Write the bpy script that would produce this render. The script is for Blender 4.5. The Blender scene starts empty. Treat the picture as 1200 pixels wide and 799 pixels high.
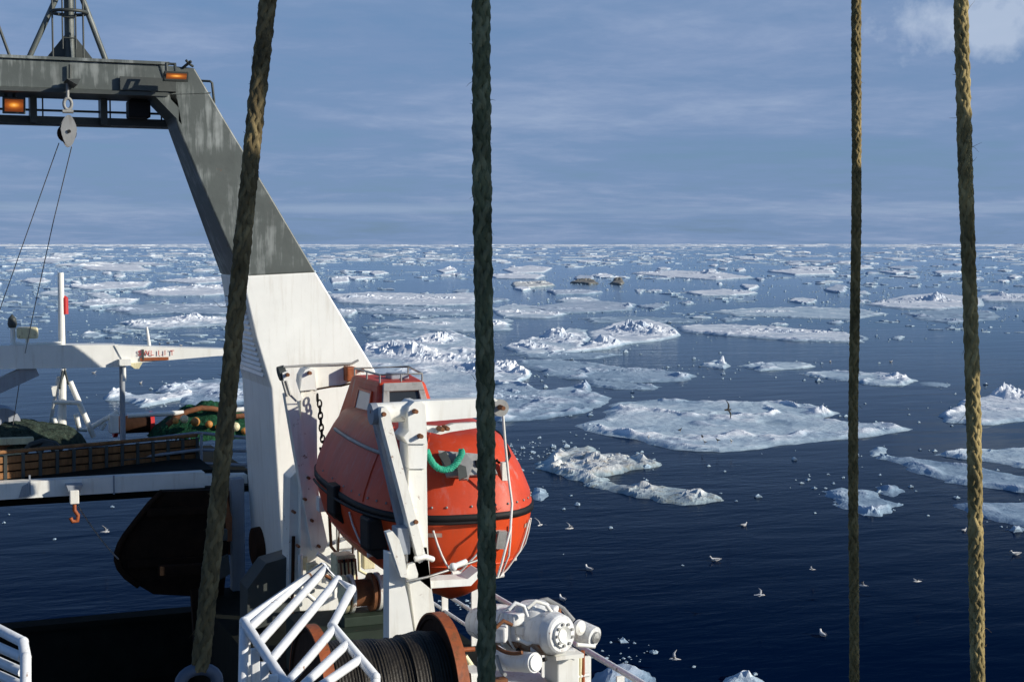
import bpy, math, random
import numpy as np
from mathutils import Vector, Matrix, Quaternion
random.seed(7)
SC = bpy.context.scene
C = SC.collection
R = math.radians

# ---------------------------------------------------------------- camera (ship frame: +Y aft, +X port, Z up, sea at z=0)
FPX = 1770.0; YAW = R(22.0); PIT = math.atan(113.5 / FPX)
CAM = Vector((0, 0, 10.0))
FW = Vector((math.sin(YAW) * math.cos(PIT), math.cos(YAW) * math.cos(PIT), -math.sin(PIT)))
RT = Vector((math.cos(YAW), -math.sin(YAW), 0)); UP = RT.cross(FW)
cd = bpy.data.cameras.new('camera'); cam = bpy.data.objects.new('camera', cd); C.objects.link(cam)
cam.location = CAM; cam.rotation_euler = (R(90) - PIT, 0, -YAW)
cd.sensor_width = 36.0; cd.lens = 36.0 * FPX / 1200.0; cd.clip_start = 0.05; cd.clip_end = 60000
SC.camera = cam

# ---------------------------------------------------------------- sky, sun, exposure
SUN_EL = R(20); SUN_OFF = R(53)            # 53 degrees off the bow, port side
SUN_DIR = Vector((math.sin(SUN_OFF) * math.cos(SUN_EL), -math.cos(SUN_OFF) * math.cos(SUN_EL), math.sin(SUN_EL)))
w = bpy.data.worlds.new('World'); SC.world = w; w.use_nodes = True
wn = w.node_tree.nodes; wl = w.node_tree.links; wn.clear()
def N(nodes, t, **kw):
    n = nodes.new(t)
    for k, v in kw.items():
        if k in n.inputs.keys(): n.inputs[k].default_value = v
        else: setattr(n, k, v)
    return n
def ramp(nodes, stops, interp='LINEAR'):
    n = nodes.new('ShaderNodeValToRGB'); e = n.color_ramp.elements; n.color_ramp.interpolation = interp
    while len(e) < len(stops): e.new(0.5)
    for i, (p, c) in enumerate(stops):
        e[i].position = p; e[i].color = c if len(c) == 4 else (*c, 1)
    return n
sky = N(wn, 'ShaderNodeTexSky', sky_type='NISHITA', sun_disc=False, sun_elevation=SUN_EL,
        sun_rotation=math.atan2(SUN_DIR.x, SUN_DIR.y), altitude=0, air_density=1.0, dust_density=0.6, ozone_density=2.0)
tc = N(wn, 'ShaderNodeTexCoord')
sep = N(wn, 'ShaderNodeSeparateXYZ'); wl.new(tc.outputs['Generated'], sep.inputs[0])
za = N(wn, 'ShaderNodeMath', operation='MAXIMUM'); wl.new(sep.outputs['Z'], za.inputs[0]); za.inputs[1].default_value = 0.0
zb = N(wn, 'ShaderNodeMath', operation='ADD'); wl.new(za.outputs[0], zb.inputs[0]); zb.inputs[1].default_value = 0.085
dx = N(wn, 'ShaderNodeMath', operation='DIVIDE'); wl.new(sep.outputs['X'], dx.inputs[0]); wl.new(zb.outputs[0], dx.inputs[1])
dy = N(wn, 'ShaderNodeMath', operation='DIVIDE'); wl.new(sep.outputs['Y'], dy.inputs[0]); wl.new(zb.outputs[0], dy.inputs[1])
cmb = N(wn, 'ShaderNodeCombineXYZ'); wl.new(dx.outputs[0], cmb.inputs[0]); wl.new(dy.outputs[0], cmb.inputs[1])
n1 = N(wn, 'ShaderNodeTexNoise', Scale=0.6, Detail=8.0, Roughness=0.6, Distortion=0.5); wl.new(cmb.outputs[0], n1.inputs['Vector'])
n2 = N(wn, 'ShaderNodeTexNoise', Scale=3.2, Detail=6.0, Roughness=0.65, Distortion=0.3); wl.new(cmb.outputs[0], n2.inputs['Vector'])
mixn = N(wn, 'ShaderNodeMath', operation='MULTIPLY_ADD'); wl.new(n2.outputs['Fac'], mixn.inputs[0]); mixn.inputs[1].default_value = 0.42
wl.new(n1.outputs['Fac'], mixn.inputs[2])
r_cov = ramp(wn, [(0.45, (0.62,) * 3), (0.68, (0.92,) * 3)]); wl.new(mixn.outputs[0], r_cov.inputs[0])      # layer cover
thin = ramp(wn, [(0.13, (1, 1, 1)), (0.34, (0.08,) * 3)]); wl.new(za.outputs[0], thin.inputs[0])                     # the layer breaks up overhead
cov = N(wn, 'ShaderNodeMath', operation='MULTIPLY'); wl.new(r_cov.outputs[0], cov.inputs[0]); wl.new(thin.outputs[0], cov.inputs[1])
r_col = ramp(wn, [(0.50, (1.64, 2.66, 4.75)), (0.70, (1.92, 2.93, 4.95)), (0.80, (2.35, 3.28, 5.3)), (0.95, (3.2, 4.1, 6.0))]); wl.new(mixn.outputs[0], r_col.inputs[0])
mx = N(wn, 'ShaderNodeMixRGB'); wl.new(cov.outputs[0], mx.inputs[0])
# a brighter cumulus bank with blue gaps, high to the right
cdir = (FW + RT * ((1165 - 600) / FPX) + UP * ((399.5 - 22) / FPX)).normalized()
dt = N(wn, 'ShaderNodeVectorMath', operation='SUBTRACT'); wl.new(tc.outputs['Generated'], dt.inputs[0]); dt.inputs[1].default_value = cdir
sc_ = N(wn, 'ShaderNodeVectorMath', operation='MULTIPLY'); wl.new(dt.outputs[0], sc_.inputs[0]); sc_.inputs[1].default_value = (11, 11, 36)
ln_ = N(wn, 'ShaderNodeVectorMath', operation='LENGTH'); wl.new(sc_.outputs[0], ln_.inputs[0])
n3 = N(wn, 'ShaderNodeTexNoise', Scale=26.0, Detail=6.0, Roughness=0.6); wl.new(tc.outputs['Generated'], n3.inputs['Vector'])
pz = N(wn, 'ShaderNodeMath', operation='MULTIPLY_ADD'); wl.new(n3.outputs['Fac'], pz.inputs[0]); pz.inputs[1].default_value = 2.3; pz.inputs[2].default_value = -0.3
pd_ = N(wn, 'ShaderNodeMath', operation='SUBTRACT'); wl.new(pz.outputs[0], pd_.inputs[0]); wl.new(ln_.outputs['Value'], pd_.inputs[1])
puff = ramp(wn, [(0.0, (0, 0, 0)), (0.55, (0.75,) * 3)]); wl.new(pd_.outputs[0], puff.inputs[0])
tint = N(wn, 'ShaderNodeMixRGB', blend_type='MULTIPLY'); tint.inputs[0].default_value = 1.0
wl.new(sky.outputs[0], tint.inputs[1]); tint.inputs[2].default_value = (0.50, 0.74, 1.0, 1)
wl.new(tint.outputs[0], mx.inputs[1]); wl.new(r_col.outputs[0], mx.inputs[2])
bg = N(wn, 'ShaderNodeBackground', Strength=0.1); mp_ = N(wn, 'ShaderNodeMixRGB'); wl.new(puff.outputs[0], mp_.inputs[0]); wl.new(mx.outputs[0], mp_.inputs[1]); mp_.inputs[2].default_value = (4.9, 5.8, 7.3, 1)
# thin pale stratus line low over the horizon
bz = N(wn, 'ShaderNodeMath', operation='MULTIPLY_ADD'); wl.new(sep.outputs['Z'], bz.inputs[0]); bz.inputs[1].default_value = 1 / .0042; bz.inputs[2].default_value = -.0232 / .0042
bsq = N(wn, 'ShaderNodeMath', operation='MULTIPLY'); wl.new(bz.outputs[0], bsq.inputs[0]); wl.new(bz.outputs[0], bsq.inputs[1])
bex = N(wn, 'ShaderNodeMath', operation='SUBTRACT', use_clamp=True); bex.inputs[0].default_value = 1.0; wl.new(bsq.outputs[0], bex.inputs[1])
bmap = N(wn, 'ShaderNodeMapping'); bmap.inputs['Scale'].default_value = (5, 5, 90); wl.new(tc.outputs['Generated'], bmap.inputs[0])
bn = N(wn, 'ShaderNodeTexNoise', Scale=1.0, Detail=5.0, Roughness=0.6); wl.new(bmap.outputs[0], bn.inputs['Vector'])
br_ = ramp(wn, [(0.40, (0, 0, 0)), (0.60, (0.8,) * 3)]); wl.new(bn.outputs['Fac'], br_.inputs[0])
bm_ = N(wn, 'ShaderNodeMath', operation='MULTIPLY'); wl.new(bex.outputs[0], bm_.inputs[0]); wl.new(br_.outputs[0], bm_.inputs[1])
mb_ = N(wn, 'ShaderNodeMixRGB'); wl.new(bm_.outputs[0], mb_.inputs[0]); wl.new(mp_.outputs[0], mb_.inputs[1]); mb_.inputs[2].default_value = (2.9, 3.9, 5.6, 1); wl.new(mb_.outputs[0], bg.inputs[0])
wo = N(wn, 'ShaderNodeOutputWorld'); wl.new(bg.outputs[0], wo.inputs[0])
sl = bpy.data.lights.new('sun', 'SUN'); sl.energy = 5.0; sl.angle = R(0.5); sl.color = (1.0, 0.93, 0.80)
so = bpy.data.objects.new('sun', sl); C.objects.link(so); so.rotation_euler = SUN_DIR.to_track_quat('Z', 'Y').to_euler(); so.location = SUN_DIR * 200
SC.view_settings.view_transform = 'Standard'; SC.view_settings.look = 'None'
SC.view_settings.exposure = 0.0; SC.view_settings.gamma = 1.0

# ---------------------------------------------------------------- measuring the photograph into ship coordinates
def P(px, py, Y=None, X=None, Z=None, D=None):
    d = FW + RT * ((px - 600) / FPX) + UP * ((399.5 - py) / FPX)
    if Y is not None: t = Y / d.y
    elif X is not None: t = X / d.x
    elif Z is not None: t = (Z - CAM.z) / d.z
    else: t = D
    return CAM + d * t

# ---------------------------------------------------------------- mesh building
class MB:
    def __init__(s): s.v = []; s.f = []; s.sm = []; s.mi = []
    def add(s, vs, fs, smooth=False, mi=0):
        b = len(s.v); s.v += [Vector(p) for p in vs]
        for f in fs: s.f.append([i + b for i in f]); s.sm.append(smooth); s.mi.append(mi)
        return s
    def hexa(s, q, **k):      # q: 4 bottom + 4 top points
        return s.add(q, [(0, 3, 2, 1), (4, 5, 6, 7), (0, 1, 5, 4), (1, 2, 6, 5), (2, 3, 7, 6), (3, 0, 4, 7)], **k)
    def box(s, c, size, M=None, **k):
        c = Vector(c); h = Vector(size) / 2; q = []
        for z in (-1, 1):
            for x, y in ((-1, -1), (1, -1), (1, 1), (-1, 1)):
                o = Vector((x * h.x, y * h.y, z * h.z)); q.append(c + (M @ o if M else o))
        return s.hexa(q, **k)
    def prism(s, pts, vec, mi=0, smooth=False):
        n = len(pts); vec = Vector(vec); pts = [Vector(p) for p in pts]
        nrm = Vector((0, 0, 0))
        for i in range(n): nrm += pts[i].cross(pts[(i + 1) % n])
        if nrm.dot(vec) > 0: pts = pts[::-1]
        s.add(pts + [p + vec for p in pts], [tuple(range(n)), tuple(range(2 * n - 1, n - 1, -1))], mi=mi)
        s.add(pts + [p + vec for p in pts], [(i, i + n, (i + 1) % n + n, (i + 1) % n) for i in range(n)], smooth=smooth, mi=mi)
        return s
    def tube(s, pts, r, n=10, closed=False, caps=True, mi=0, smooth=True):
        pts = [Vector(p) for p in pts]; m = len(pts); rs = r if isinstance(r, (list, tuple)) else [r] * m
        T = []
        for i in range(m):
            if closed: t = pts[(i + 1) % m] - pts[i - 1]
            else: t = pts[min(i + 1, m - 1)] - pts[max(i - 1, 0)]
            T.append(t.normalized())
        a = Vector((0, 0, 1)) if abs(T[0].z) < 0.9 else Vector((1, 0, 0))
        u = T[0].cross(a).normalized(); vs = []
        for i in range(m):
            u = (u - T[i] * u.dot(T[i])).normalized(); v = T[i].cross(u)
            k = 1.0
            if 0 < i < m - 1:
                cs = (pts[i] - pts[i - 1]).normalized().dot((pts[i + 1] - pts[i]).normalized()); k = min(1.4, 1 / max(0.3, math.sqrt((1 + cs) / 2)))
            for j in range(n):
                an = 2 * math.pi * j / n; vs.append(pts[i] + (u * math.cos(an) + v * math.sin(an)) * rs[i])
        fs = []
        for i in range(m if closed else m - 1):
            i2 = (i + 1) % m
            for j in range(n): fs.append((i * n + j, i * n + (j + 1) % n, i2 * n + (j + 1) % n, i2 * n + j))
        s.add(vs, fs, smooth=smooth, mi=mi)
        if caps and not closed: s.add(vs[:n], [tuple(range(n - 1, -1, -1))], mi=mi); s.add(vs[-n:], [tuple(range(n))], mi=mi)
        return s
    def bar(s, a, b, wd, th, ref=(0, 1, 0), mi=0):       # rectangular bar; th along ref
        a = Vector(a); b = Vector(b); t = (b - a).normalized(); rf = Vector(ref)
        rf = (rf - t * rf.dot(t)).normalized(); o = t.cross(rf).normalized()
        q = []
        for p in (a, b):
            for x, y in ((-1, -1), (1, -1), (1, 1), (-1, 1)): q.append(p + o * (x * wd / 2) + rf * (y * th / 2))
        return s.hexa(q, mi=mi)
    def lathe(s, c, ax, prof, n=24, mi=0, smooth=True):   # prof: (along axis, radius)
        c = Vector(c); ax = Vector(ax).normalized(); a = Vector((0, 0, 1)) if abs(ax.z) < 0.9 else Vector((1, 0, 0))
        u = ax.cross(a).normalized(); v = ax.cross(u)
        for (h0, r0), (h1, r1) in zip(prof, prof[1:]):
            vs = []
            for h, r in ((h0, r0), (h1, r1)):
                for j in range(n):
                    an = 2 * math.pi * j / n; vs.append(c + ax * h + (u * math.cos(an) + v * math.sin(an)) * max(r, 1e-4))
            s.add(vs, [(j, (j + 1) % n, n + (j + 1) % n, n + j) for j in range(n)], smooth=smooth and abs(h1 - h0) > 1e-5, mi=mi)
        return s
    def rings(s, rings, caps=True, mi=0, smooth=True, closed=True):
        n = len(rings[0]); vs = [p for r in rings for p in r]; fs = []
        for i in range(len(rings) - 1):
            for j in range(n if closed else n - 1): fs.append((i * n + j, i * n + (j + 1) % n, (i + 1) * n + (j + 1) % n, (i + 1) * n + j))
        s.add(vs, fs, smooth=smooth, mi=mi)
        if caps: s.add(rings[0], [tuple(range(n - 1, -1, -1))], mi=mi); s.add(rings[-1], [tuple(range(n))], mi=mi)
        return s
    def ball(s, c, r, n=10, m=6, mi=0, sc=(1, 1, 1)):
        c = Vector(c); rg = []
        for i in range(m + 1):
            a = -math.pi / 2 + math.pi * i / m; rr = max(math.cos(a), 1e-3) * r
            rg.append([c + Vector((rr * math.cos(2 * math.pi * j / n) * sc[0], rr * math.sin(2 * math.pi * j / n) * sc[1], r * math.sin(a) * sc[2])) for j in range(n)])
        return s.rings(rg, caps=False, mi=mi)
ORG = {}
def org(o):
    v = Vector((0, 0, 0))
    while o is not None: v = v + ORG.get(o.name, Vector((0, 0, 0))); o = o.parent
    return v
def build(name, mb, mats, parent=None, base=None, bevel=0.0, **tags):
    o0 = org(parent) if parent else Vector((0, 0, 0))
    b = Vector(base) if base is not None else None
    loc = (b - o0) if b is not None else Vector((0, 0, 0)); tot = o0 + loc
    me = bpy.data.meshes.new(name); me.from_pydata([tuple(p - tot) for p in mb.v], [], mb.f)
    me.polygons.foreach_set('use_smooth', mb.sm); me.polygons.foreach_set('material_index', mb.mi)
    for m in (mats if isinstance(mats, (list, tuple)) else [mats]): me.materials.append(m)
    me.update()
    o = bpy.data.objects.new(name, me); C.objects.link(o); o.location = loc
    if parent: o.parent = parent
    ORG[o.name] = loc
    if bevel:
        # weld shared corners, then soften hard edges
        md = o.modifiers.new('soft', 'BEVEL'); md.width = bevel; md.segments = 2; md.limit_method = 'ANGLE'; md.angle_limit = R(40)
    for k, v in tags.items(): o[k] = v
    return o
def thing(name, label, cat, loc, group=None):
    o = bpy.data.objects.new(name, None); C.objects.link(o); o.location = loc; o.empty_display_size = 0.2
    ORG[o.name] = Vector(loc); o['label'] = label; o['category'] = cat
    if group: o['group'] = group
    return o
def one(name, mb, mats, label, cat, base, group=None, bevel=0.0):
    o = build(name, mb, mats, None, base, bevel, label=label, category=cat)
    if group: o['group'] = group
    return o
def alike(src, name, parent, loc):        # another piece sharing the mesh
    o = src.copy(); o.name = name; C.objects.link(o); o.parent = parent; o.location = loc; return o
def catenary(a, b, sag, n=12):
    a = Vector(a); b = Vector(b)
    return [a.lerp(b, i / n) - Vector((0, 0, sag * 4 * (i / n) * (1 - i / n))) for i in range(n + 1)]

# ---------------------------------------------------------------- materials
def newmat(name):
    m = bpy.data.materials.new(name); m.use_nodes = True; nt = m.node_tree
    return m, nt.nodes, nt.links, nt.nodes['Principled BSDF']
def mixc(n, l, fac, a, b, blend='MIX'):
    x = N(n, 'ShaderNodeMixRGB', blend_type=blend)
    for i, s in ((0, fac), (1, a), (2, b)):
        if hasattr(s, 'is_output'): l.new(s, x.inputs[i])
        elif i == 0: x.inputs[0].default_value = s
        else: x.inputs[i].default_value = (*s, 1) if len(s) == 3 else s
    return x.outputs[0]
def paint(name, base, rough=0.45, var=0.12, dirt=None, dirt_amt=0.0, rust=0.0, scale=1.0, bump=0.15, streak=0.0, streak_col=(0.6, 0.6, 0.58), metal=0.0, spec=0.5):
    m, n, l, b = newmat(name)
    t = N(n, 'ShaderNodeTexCoord').outputs['Object']
    n1 = N(n, 'ShaderNodeTexNoise', Scale=2.2 * scale, Detail=6.0, Roughness=0.6); l.new(t, n1.inputs['Vector'])
    lo = tuple(c * (1 - var) for c in base); hi = tuple(min(1, c * (1 + var)) for c in base)
    r = ramp(n, [(0.3, lo), (0.7, hi)]); l.new(n1.outputs['Fac'], r.inputs[0]); col = r.outputs[0]
    mp = N(n, 'ShaderNodeMapping'); mp.inputs['Scale'].default_value = (9 * scale, 9 * scale, 0.8 * scale); l.new(t, mp.inputs[0])
    n2 = N(n, 'ShaderNodeTexNoise', Scale=1.0, Detail=7.0, Roughness=0.7); l.new(mp.outputs[0], n2.inputs['Vector'])
    n3 = N(n, 'ShaderNodeTexNoise', Scale=1.1 * scale, Detail=4.0, Roughness=0.6); l.new(t, n3.inputs['Vector'])
    if streak:
        mu = N(n, 'ShaderNodeMath', operation='MULTIPLY'); l.new(n2.outputs['Fac'], mu.inputs[0]); l.new(n3.outputs['Fac'], mu.inputs[1])
        rs = ramp(n, [(0.36 - 0.06 * streak, (0, 0, 0)), (0.44 - 0.04 * streak, (0.8, 0.8, 0.8))]); l.new(mu.outputs[0], rs.inputs[0])
        col = mixc(n, l, rs.outputs[0], col, streak_col)
    if dirt_amt:
        rd = ramp(n, [(0.52, (0, 0, 0)), (0.72, (dirt_amt,) * 3)]); l.new(n2.outputs['Fac'], rd.inputs[0])
        col = mixc(n, l, rd.outputs[0], col, dirt or (0.25, 0.2, 0.14))
    if rust:
        n4 = N(n, 'ShaderNodeTexNoise', Scale=5.0 * scale, Detail=8.0, Roughness=0.72); l.new(t, n4.inputs['Vector'])
        rr = ramp(n, [(0.66 - 0.12 * rust, (0, 0, 0)), (0.73 - 0.10 * rust, (1, 1, 1))]); l.new(n4.outputs['Fac'], rr.inputs[0])
        col = mixc(n, l, rr.outputs[0], col, (0.19, 0.07, 0.022))
        rg = N(n, 'ShaderNodeMath', operation='MULTIPLY_ADD'); l.new(rr.outputs[0], rg.inputs[0]); rg.inputs[1].default_value = 0.9 - rough; rg.inputs[2].default_value = rough
        l.new(rg.outputs[0], b.inputs['Roughness'])
    else: b.inputs['Roughness'].default_value = rough
    l.new(col, b.inputs['Base Color']); b.inputs['Metallic'].default_value = metal; b.inputs['Specular IOR Level'].default_value = spec
    if bump:
        n5 = N(n, 'ShaderNodeTexNoise', Scale=7.0 * scale, Detail=5.0); l.new(t, n5.inputs['Vector'])
        bp = N(n, 'ShaderNodeBump', Strength=bump, Distance=0.02); l.new(n5.outputs['Fac'], bp.inputs['Height']); l.new(bp.outputs[0], b.inputs['Normal'])
    return m
M = {}
M['white'] = paint('white_paint', (0.84, 0.84, 0.80), 0.42, 0.05, (0.42, 0.36, 0.26), 0.35, 0.0, bump=0.1)
M['white_rust'] = paint('white_paint_rusty', (0.83, 0.82, 0.76), 0.45, 0.05, (0.42, 0.32, 0.2), 0.35, 0.45, scale=1.6, bump=0.15)
M['white_cold'] = paint('white_tube_paint', (0.74, 0.76, 0.78), 0.4, 0.06, (0.4, 0.36, 0.3), 0.35, 0.35, scale=2.0, bump=0.15)
M['white_worn'] = paint('white_machine_paint', (0.70, 0.71, 0.71), 0.5, 0.12, (0.34, 0.26, 0.18), 0.7, 0.35, scale=2.2, bump=0.3)
M['grey'] = paint('grey_green_paint', (0.088, 0.102, 0.096), 0.5, 0.15, (0.05, 0.05, 0.045), 0.4, 0.1, streak=1.7, streak_col=(0.36, 0.39, 0.38), bump=0.2)
M['grey_dark'] = paint('dark_grey_paint', (0.05, 0.058, 0.055), 0.55, 0.2, bump=0.2)
M['grey_blue'] = paint('blue_grey_paint', (0.30, 0.33, 0.38), 0.5, 0.1, (0.15, 0.13, 0.11), 0.4, 0.3, bump=0.15)
M['black'] = paint('black_rubber', (0.008, 0.008, 0.009), 0.65, 0.2, bump=0.2, spec=0.3)
M['dark_deck'] = paint('dark_deck_paint', (0.012, 0.014, 0.012), 0.8, 0.3, bump=0.3, spec=0.1)
M['green_deck'] = paint('green_deck_paint', (0.010, 0.024, 0.014), 0.7, 0.3, (0.03, 0.04, 0.03), 0.6, 0.3, bump=0.2)
M['orange'] = paint('orange_hull', (0.64, 0.068, 0.014), 0.42, 0.10, (0.42, 0.10, 0.06), 0.5, 0.0, bump=0.08, spec=0.35)
M['orange_faded'] = paint('faded_orange_canopy', (0.54, 0.052, 0.014), 0.5, 0.16, (0.45, 0.15, 0.13), 0.55, 0.0, streak=0.3, streak_col=(0.55, 0.26, 0.23), bump=0.15, spec=0.35)
M['steel'] = paint('galvanised_steel', (0.33, 0.33, 0.32), 0.45, 0.2, (0.15, 0.12, 0.09), 0.6, 0.3, metal=0.4, bump=0.2)
M['grp_grey'] = paint('grey_fitting', (0.30, 0.30, 0.29), 0.5, 0.2, (0.12, 0.11, 0.1), 0.6, 0.2, scale=2, bump=0.2)
M['rust'] = paint('rusty_steel', (0.20, 0.075, 0.028), 0.8, 0.35, (0.07, 0.03, 0.02), 0.8, 0.3, scale=2, bump=0.4)
M['tape'] = paint('dull_tape', (0.46, 0.30, 0.24), 0.5, 0.2, bump=0)
M['rust_patchy'] = paint('patchy_rust_paint', (0.30, 0.25, 0.20), 0.7, 0.3, (0.12, 0.06, 0.03), 0.9, 1.5, scale=2.5, bump=0.4)
M['door_black'] = paint('oily_black_steel', (0.018, 0.010, 0.006), 0.8, 0.4, scale=2, bump=0.3, spec=0.12)
M['rope_brown'] = paint('rope_brown', (0.12, 0.092, 0.046), 0.85, 0.45, (0.035, 0.035, 0.025), 0.75, scale=4, bump=0.5, spec=0.15)
M['rust_dark'] = paint('dark_rusty_steel', (0.035, 0.016, 0.009), 0.85, 0.4, scale=2, bump=0.4, spec=0.15)
M['rust_orange'] = paint('orange_rim_paint', (0.34, 0.085, 0.022), 0.6, 0.25, (0.12, 0.05, 0.03), 0.8, 0.8, scale=2, bump=0.3)
M['wire'] = paint('greased_wire', (0.018, 0.014, 0.009), 0.55, 0.4, scale=6, bump=0.3, spec=0.4)
M['cable'] = paint('steel_cable', (0.22, 0.21, 0.20), 0.5, 0.2, bump=0)
M['wood'] = paint('weathered_plank', (0.27, 0.13, 0.055), 0.8, 0.3, (0.10, 0.05, 0.025), 0.8, 0.0, scale=3, bump=0.4, spec=0.2)
M['net_green'] = paint('green_net', (0.012, 0.065, 0.033), 0.9, 0.7, (0.05, 0.04, 0.02), 0.9, scale=7, bump=1.0, spec=0.1)
M['net_dark'] = paint('dark_net', (0.03, 0.045, 0.035), 0.95, 0.7, (0.2, 0.2, 0.15), 0.5, scale=5, bump=1.0, spec=0.1)
M['float'] = paint('float_orange', (0.50, 0.22, 0.05), 0.6, 0.35, (0.2, 0.12, 0.05), 0.6, bump=0.1)
M['red'] = paint('red_paint', (0.55, 0.03, 0.03), 0.5, 0.15)
M['yellow'] = paint('cream_paint', (0.72, 0.66, 0.42), 0.5, 0.15, (0.3, 0.2, 0.1), 0.6, 0.6, scale=3)
M['rope_green'] = paint('green_rope', (0.03, 0.34, 0.22), 0.8, 0.35, (0.3, 0.5, 0.4), 0.5, scale=6, bump=0.6, spec=0.2)
M['rope_white'] = paint('white_line', (0.70, 0.68, 0.64), 0.7, 0.1, scale=3, bump=0.2)
M['rope_tan'] = paint('rope_tan', (0.24, 0.19, 0.085), 0.85, 0.45, (0.05, 0.055, 0.035), 0.75, scale=4, bump=0.5, spec=0.15)
M['shackle_blue'] = paint('dark_blue_steel', (0.07, 0.09, 0.13), 0.5, 0.2, (0.03, 0.03, 0.03), 0.5, 0.2, bump=0.2)
M['rope_dark_pale'] = paint('rope_green_pale', (0.16, 0.17, 0.10), 0.85, 0.5, (0.04, 0.045, 0.03), 0.75, scale=4, bump=0.5, spec=0.15)
M['rope_brown_pale'] = paint('rope_brown_pale', (0.18, 0.14, 0.07), 0.85, 0.45, (0.05, 0.05, 0.03), 0.7, scale=4, bump=0.5, spec=0.15)
M['rope_tan_pale'] = paint('rope_tan_pale', (0.33, 0.26, 0.12), 0.85, 0.4, (0.08, 0.08, 0.05), 0.7, scale=4, bump=0.5, spec=0.15)
M['rope_mid_pale'] = paint('rope_mid_pale', (0.24, 0.18, 0.08), 0.85, 0.45, (0.06, 0.06, 0.035), 0.7, scale=4, bump=0.5, spec=0.15)
M['rope_mid'] = paint('rope_mid', (0.17, 0.13, 0.055), 0.85, 0.45, (0.05, 0.05, 0.03), 0.75, scale=4, bump=0.5, spec=0.15)
M['rope_dark'] = paint('rope_dark_green', (0.10, 0.115, 0.065), 0.85, 0.5, (0.03, 0.035, 0.025), 0.75, scale=4, bump=0.5, spec=0.15)
M['letter'] = paint('red_letters', (0.5, 0.05, 0.04), 0.6, 0.3, bump=0)
def glassmat():
    m, n, l, b = newmat('window_pane'); b.inputs['Base Color'].default_value = (0.03, 0.035, 0.04, 1); b.inputs['Roughness'].default_value = 0.08
    return m
M['pane_dark'] = glassmat()
M['pane_pale'] = paint('frosted_pane', (0.42, 0.45, 0.48), 0.25, 0.1, bump=0.02)
def lampmat(name, col, s):
    m, n, l, b = newmat(name)
    t = N(n, 'ShaderNodeTexCoord').outputs['Generated']; mp = N(n, 'ShaderNodeMapping'); mp.inputs['Location'].default_value = (-0.85, -0.85, -0.95); mp.inputs['Scale'].default_value = (1.7, 1.7, 1.7); l.new(t, mp.inputs[0])
    gr = N(n, 'ShaderNodeTexGradient', gradient_type='SPHERICAL'); l.new(mp.outputs[0], gr.inputs[0])
    r = ramp(n, [(0.0, (0.16, 0.035, 0.006)), (0.45, (0.42, 0.10, 0.012)), (0.8, (1.0, 0.40, 0.05)), (1.0, (1, 0.75, 0.3))]); l.new(gr.outputs[0], r.inputs[0])
    b.inputs['Base Color'].default_value = (0.1, 0.05, 0.02, 1); l.new(r.outputs[0], b.inputs['Emission Color']); b.inputs['Emission Strength'].default_value = s
    return m
M['lamp'] = lampmat('lit_lamp', (1, 0.45, 0.08), 1.0)
def icemat(name, top, low, dirty=0.0):
    m, n, l, b = newmat(name)
    g = N(n, 'ShaderNodeNewGeometry'); sp = N(n, 'ShaderNodeSeparateXYZ'); l.new(g.outputs['Position'], sp.inputs[0])
    n1 = N(n, 'ShaderNodeTexNoise', Scale=0.28, Detail=8.0, Roughness=0.62); l.new(g.outputs['Position'], n1.inputs['Vector'])
    n2 = N(n, 'ShaderNodeTexNoise', Scale=2.2, Detail=7.0, Roughness=0.7); l.new(g.outputs['Position'], n2.inputs['Vector'])
    r = ramp(n, [(0.36, low), (0.56, top)]); l.new(n1.outputs['Fac'], r.inputs[0])
    r2 = ramp(n, [(0.3, (0.78, 0.82, 0.86)), (0.65, (1, 1, 1))]); l.new(n2.outputs['Fac'], r2.inputs[0])
    col = mixc(n, l, 1.0, r.outputs[0], r2.outputs[0], 'MULTIPLY')
    if dirty:
        r4 = ramp(n, [(0.50, (0, 0, 0)), (0.66, (dirty,) * 3)]); l.new(n2.outputs['Fac'], r4.inputs[0])
        col = mixc(n, l, r4.outputs[0], col, (0.30, 0.24, 0.16))
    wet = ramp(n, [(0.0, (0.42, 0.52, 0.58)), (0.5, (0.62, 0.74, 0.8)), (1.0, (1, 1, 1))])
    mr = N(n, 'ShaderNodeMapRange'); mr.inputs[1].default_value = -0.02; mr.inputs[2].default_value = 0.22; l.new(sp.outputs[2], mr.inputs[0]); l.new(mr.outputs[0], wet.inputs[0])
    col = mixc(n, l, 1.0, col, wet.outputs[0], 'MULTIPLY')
    l.new(col, b.inputs['Base Color']); b.inputs['Roughness'].default_value = 0.75; b.inputs['Specular IOR Level'].default_value = 0.25
    bp = N(n, 'ShaderNodeBump', Strength=0.7, Distance=0.12); l.new(n2.outputs['Fac'], bp.inputs['Height']); l.new(bp.outputs[0], b.inputs['Normal'])
    return m
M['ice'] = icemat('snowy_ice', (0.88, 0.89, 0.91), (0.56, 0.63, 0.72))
M['ice_far'] = icemat('bright_far_ice', (0.90, 0.91, 0.92), (0.74, 0.79, 0.84))  # paler than near ice, standing in for sunlit rubble faces
M['ice_grey'] = icemat('wet_grey_ice', (0.60, 0.66, 0.74), (0.36, 0.44, 0.55))
M['ice_dirty'] = icemat('sediment_stained_ice', (0.80, 0.80, 0.77), (0.45, 0.47, 0.48), 0.75)
M['ice_dark'] = icemat('dark_stained_ice', (0.26, 0.25, 0.22), (0.10, 0.10, 0.10), 0.8)
M['ice_foot'] = paint('turquoise_underwater_ice', (0.05, 0.15, 0.22), 0.12, 0.2, scale=0.3, bump=0.1)
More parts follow.
